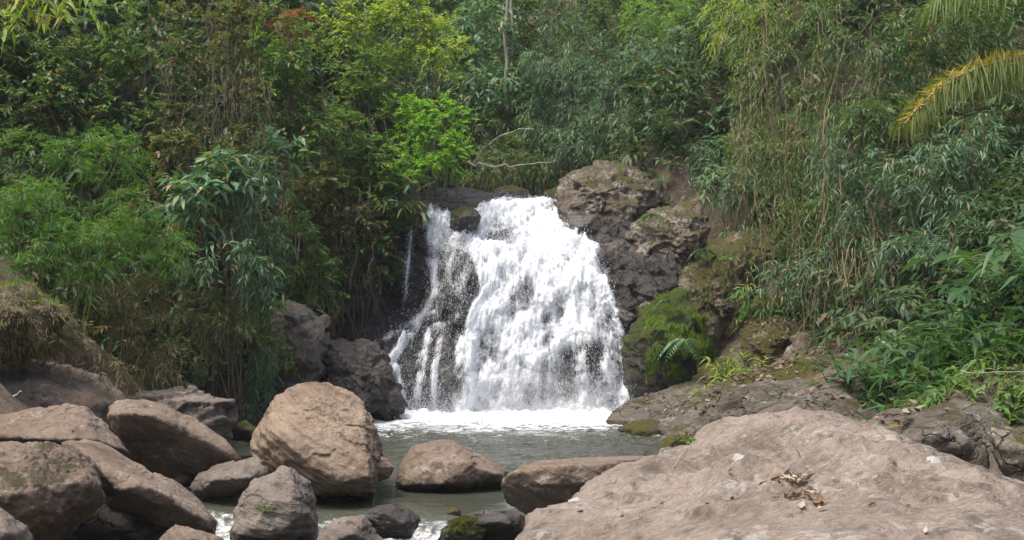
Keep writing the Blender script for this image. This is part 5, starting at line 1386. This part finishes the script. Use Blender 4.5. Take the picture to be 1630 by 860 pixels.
# grassy mound on the left boulder
def mound():
    c = P(5, 515, 18.6)
    base = P(10, 580, 18.6)
    o = thing('grassy_mound', 'hummock of pale drooping grass sitting on the long cracked boulder', 'grass mound', base)
    d, f = ico(5)
    r = np.array([0.82, 0.65, 0.60])
    V = c + d * r * (1 + 0.35 * fbm(d * 1.7, 3, 4))[:, None]
    obj('soil_lump', mesh_np('soil_lump', V - base, [f], smooth=True), M['soil'], o)
    rg = np.random.default_rng(8)
    n = 6500
    s = rg.choice(len(V), n)
    D = d[s] * .7 + np.array([0, -.1, -.3]) + rg.normal(size=(n, 3)) * .7
    VV, Fc, T = leaves(V[s] + d[s] * .02, D, rg.uniform(.04, .13, n), .012, .5, rg, .3)
    obj('dead_grass', mesh_np('dead_grass', VV - base, [Fc], T), M['leaf_thatch'], o)
    top = np.where((d[:, 2] > .35) & (perlin(d * 3, 2) > -.1))[0]
    s = rg.choice(top, 1500)
    VV, Fc, T = leaves(V[s], d[s] * .3 + np.array([.1, 0, .7]) + rg.normal(size=(1500, 3)) * .4, rg.uniform(.08, .20, 1500), .011, .3, rg, .4)
    obj('green_grass', mesh_np('green_grass', VV - base, [Fc], T), M['leaf_low'], o)
mound()
BL = bvh_of(['l1', 'l2'])
sprout('blades of bright grass between the long cracked boulder and the flat one', BL, 12, 655, 14, 0.3, 0.03, name='grass_tuft', cat='grass')

# ------------------------------------------------------------------ pale trunks, bare branches, twigs
def limb_thing(name, label, cat, paths, rads, mat, group=None):
    b = np.asarray(paths[0][0])
    ac = Acc()
    for p, (r0, r1) in zip(paths, rads):
        p = np.asarray(p)
        ac.add(*tube(p, np.linspace(r0, r1, len(p)), 6))
    V = np.concatenate(ac.V) - b
    tag(obj(name, mesh_np(name, V, [np.concatenate(ac.F)], smooth=True), M[mat], loc=[float(c) for c in b]), label, cat, group)
def wob(p, s, seed):
    rg = np.random.default_rng(seed)
    p = np.array(p); p[1:-1] += rg.normal(size=(len(p) - 2, 3)) * s
    return p
for k, (x0, y0, x1, y1, Y, r, lab) in enumerate(((803, 110, 806, -60, 41.5, 0.07, 'thicker of two pale bare trunks behind the bright crown'), (815, 120, 811, -60, 42.5, 0.045, 'thinner of two pale bare trunks behind the bright crown'))):
    limb_thing('tree_trunk', lab, 'tree trunk', [wob(bez(P(x0, y0 + 60, Y), P((x0 + x1) / 2 + 4, (y0 + y1) / 2, Y), P(x1, y1, Y), 12), 0.03, k)], [(r, r * .8)], 'bark_pale', 'pale trunks behind the bright crown')
limb_thing('bare_branch', 'pale bare branch arching over the lip of the fall', 'branch',
           [wob(bez(P(752, 262, 33), P(780, 205, 32.5), P(850, 206, 32), 12), .02, 3), wob(bez(P(775, 228, 32.7), P(770, 205, 32.4), P(752, 200, 32.3), 8), .02, 4), wob(bez(P(790, 215, 32.5), P(800, 200, 32.2), P(770, 185, 32), 8), .02, 5)],
           [(.03, .009), (.015, .005), (.015, .005)], 'bark_pale', 'bare branches over the lip')
limb_thing('bare_branch', 'pale bare branch lying level just above the lip of the fall', 'branch',
           [wob(bez(P(745, 258, 32.6), P(800, 272, 32.2), P(885, 256, 32), 14), .03, 6), wob(bez(P(800, 260, 32.2), P(815, 248, 32), P(790, 240, 32), 8), .015, 7)],
           [(.026, .008), (.014, .005)], 'bark_pale', 'bare branches over the lip')
limb_thing('bare_branch', 'dead grey stick leaning on the boulders below the grassy mound', 'branch', [wob(bez(P(5, 645, 17.8), P(20, 630, 17.7), P(35, 623, 17.7), 8), .01, 8)], [(.025, .01)], 'bark_pale')
limb_thing('bare_branch', 'thin dead stem slanting over the low plants at the frame edge', 'branch', [wob(bez(P(1530, 590, 14.5), P(1580, 597, 14.3), P(1700, 592, 14), 10), .01, 9)], [(.008, .005)], 'bark_pale')
limb_thing('bare_branch', 'dead cane leaning above the hanging fern tassel', 'branch', [wob(bez(P(418, 570, 24.2), P(405, 530, 24), P(395, 500, 24), 8), .02, 10)], [(.03, .015)], 'straw')
limb_thing('bare_branch', 'dark curved vine stem dangling before the black cliff block', 'branch', [wob(bez(P(600, 350, 29.6), P(575, 420, 29.2), P(608, 500, 29.4), 12), .03, 11)], [(.018, .008)], 'vine')
limb_thing('bare_branch', 'slanting dead stem among the brown hanging growth', 'branch', [wob(bez(P(255, 560, 22), P(275, 590, 21.6), P(300, 625, 21.2), 8), .02, 12)], [(.02, .01)], 'vine')

# ------------------------------------------------------------------ palm and overhanging branch in the near field
def palm():
    b = np.array([4.95, 9.6, 1.2])
    o = thing('palm_tree', 'palm reaching in from the side with a yellowing frond and a green frond', 'palm', b)
    crown = np.array([5.15, 9.3, 5.45])
    tk = bez(b - [0, 0, .6], b + [.25, -.1, 2.2], crown, 14)
    V, Fc = tube(tk, np.linspace(.16, .10, 14), 12)
    obj('trunk', mesh_np('trunk', V - b, [Fc], smooth=True), M['bark'], o)
    rg = np.random.default_rng(31)
    def frond(p0, p1, p2, mat, L, n=60, lab=None, tipfade=0.5, down=.8, via=None):
        path = bez(p0, p1, p2, n) if not via else np.concatenate([bez(p0, via[0], via[1], n // 3)[:-1], bez(via[1], p1, p2, n - n // 3 + 1)])
        ac = Acc()
        td = unit(np.gradient(path, axis=0)); S = unit(np.cross(td, [0, 0, 1.0]))
        for s_ in (-1, 1):
            for rep in range(2):
                pp = path[6:] + rg.normal(size=(n - 6, 3)) * .012
                ll = L * np.interp(np.arange(n - 6), [0, 15, (n - 6) * .6, n - 7], [.7, 1, 1, tipfade]) * rg.uniform(.75, 1.1, n - 6)
                dd = S[6:] * s_ * .55 + td[6:] * .45 + np.array([0, 0, .25]) + rg.normal(size=(n - 6, 3)) * .16
                # each leaflet in two pieces so that it arches up and then hangs
                mid = pp + unit(dd) * (ll * .35)[:, None]
                V1, F1, T1 = leaves(pp, dd, ll * .42, .012, -.02, rg, .8)
                d2 = unit(dd) * .45 + np.array([0, 0, -down]) + rg.normal(size=(n - 6, 3)) * .1
                V2, F2, T2 = leaves(mid, d2, ll * .8, .012, .25, rg, .8)
                t = np.clip(rg.random(n - 6), 0, 1)
                ac.add(V1, F1, np.repeat(np.clip(t * .35 + .62, 0, 1), 5)); ac.add(V2, F2, np.repeat(t * .42, 5))
        fo = ac.build('frond', M[mat], o, b)
        V, Fc = tube(path, np.linspace(.016, .004, n), 5)
        mid = obj('midrib', mesh_np('midrib', V - b, [Fc], smooth=True), M['straw'], fo)
        if lab: fo['label'] = lab
    frond(crown, P(1510, 100, 8.8), P(1441, 196, 8.6), 'leaf_palm', .38, 110, 'yellowing palm frond', via=(P(1740, 55, 9.1), P(1640, 92, 9.0)))
    frond(crown, P(1690, -95, 9.0), P(1485, 8, 8.9), 'leaf_palm_green', .50, 90, 'green palm frond')
palm()

def overhang():
    b = P(-90, -60, 9.5)
    o = thing('overhanging_branch', 'leafy branch of yellow-green leaves poking in at the upper corner', 'branch', b)
    rg = np.random.default_rng(41)
    fo, st = Acc(), Acc()
    for tgt in ((60, 40), (95, 25), (30, 10), (120, -5), (70, -10), (140, 12), (10, 38)):
        tip = P(tgt[0], tgt[1] - 8, 9.2 + rg.uniform(-.3, .3))
        path = bez(b, (b + tip) / 2 + [0, 0, .15], tip, 10)
        st.add(*tube(path, np.linspace(.012, .004, 10), 5))
        B = path[5:]
        D = np.repeat(unit(tip - b)[None], 5, 0) + rg.normal(size=(5, 3)) * .5
        fo.add(*sprays(B, D, .16, 6, .10, .035, rg, .8, .4, .5, .3))
    fo.build('foliage', M['leaf_yellow'], o, b); st.build('stem', M['bark'], o, b)
overhang()


# ------------------------------------------------------------------ drifting mist at the foot of the fall
def mist():
    m, nt, N, L = new_mat('mist')
    b = NB(nt)
    tc = N.new('ShaderNodeTexCoord')
    ln = N.new('ShaderNodeVectorMath'); ln.operation = 'LENGTH'
    L.new(tc.outputs['Object'], ln.inputs[0])
    fall_off = b.step(ln.outputs['Value'], 1.0, 0.15)
    nz = b.noise(tc.outputs['Object'], 2.2, 3, 0.6)
    o = N.new('ShaderNodeOutputMaterial'); v = N.new('ShaderNodeVolumePrincipled')
    L.new(b.math('MULTIPLY', b.math('MULTIPLY', fall_off, b.step(nz, 0.3, 0.7)), 0.55), v.inputs['Density'])
    v.inputs['Color'].default_value = (0.95, 0.97, 1.0, 1)
    L.new(v.outputs[0], o.inputs['Volume'])
    d, f = ico(3)
    ob = obj('mist', mesh_np('mist', d, [f]), m, loc=(0.1, 27.75, 0.45))
    ob.scale = (3.1, 1.1, 1.1)
    tag(ob, 'thin white mist hanging over the foam at the foot of the waterfall', kind='stuff')
mist()

# ------------------------------------------------------------------ faintly misty air of the gorge
def haze():
    m, nt, N, L = new_mat('haze_air')
    o = N.new('ShaderNodeOutputMaterial'); v = N.new('ShaderNodeVolumePrincipled')
    v.inputs['Density'].default_value = 0.0004
    v.inputs['Color'].default_value = (0.9, 0.95, 1.0, 1)
    L.new(v.outputs[0], o.inputs['Volume'])
    c0, c1 = np.array([-160, -35, -4.0]), np.array([160, 235, 110.0])
    V = np.array([[x, y, z] for x in (0, 1) for y in (0, 1) for z in (0, 1)]) * (c1 - c0) + c0
    Fq = np.array([[0, 1, 3, 2], [4, 6, 7, 5], [0, 4, 5, 1], [2, 3, 7, 6], [0, 2, 6, 4], [1, 5, 7, 3]])
    tag(obj('haze', mesh_np('haze', V, [Fq]), m), kind='stuff')
haze()
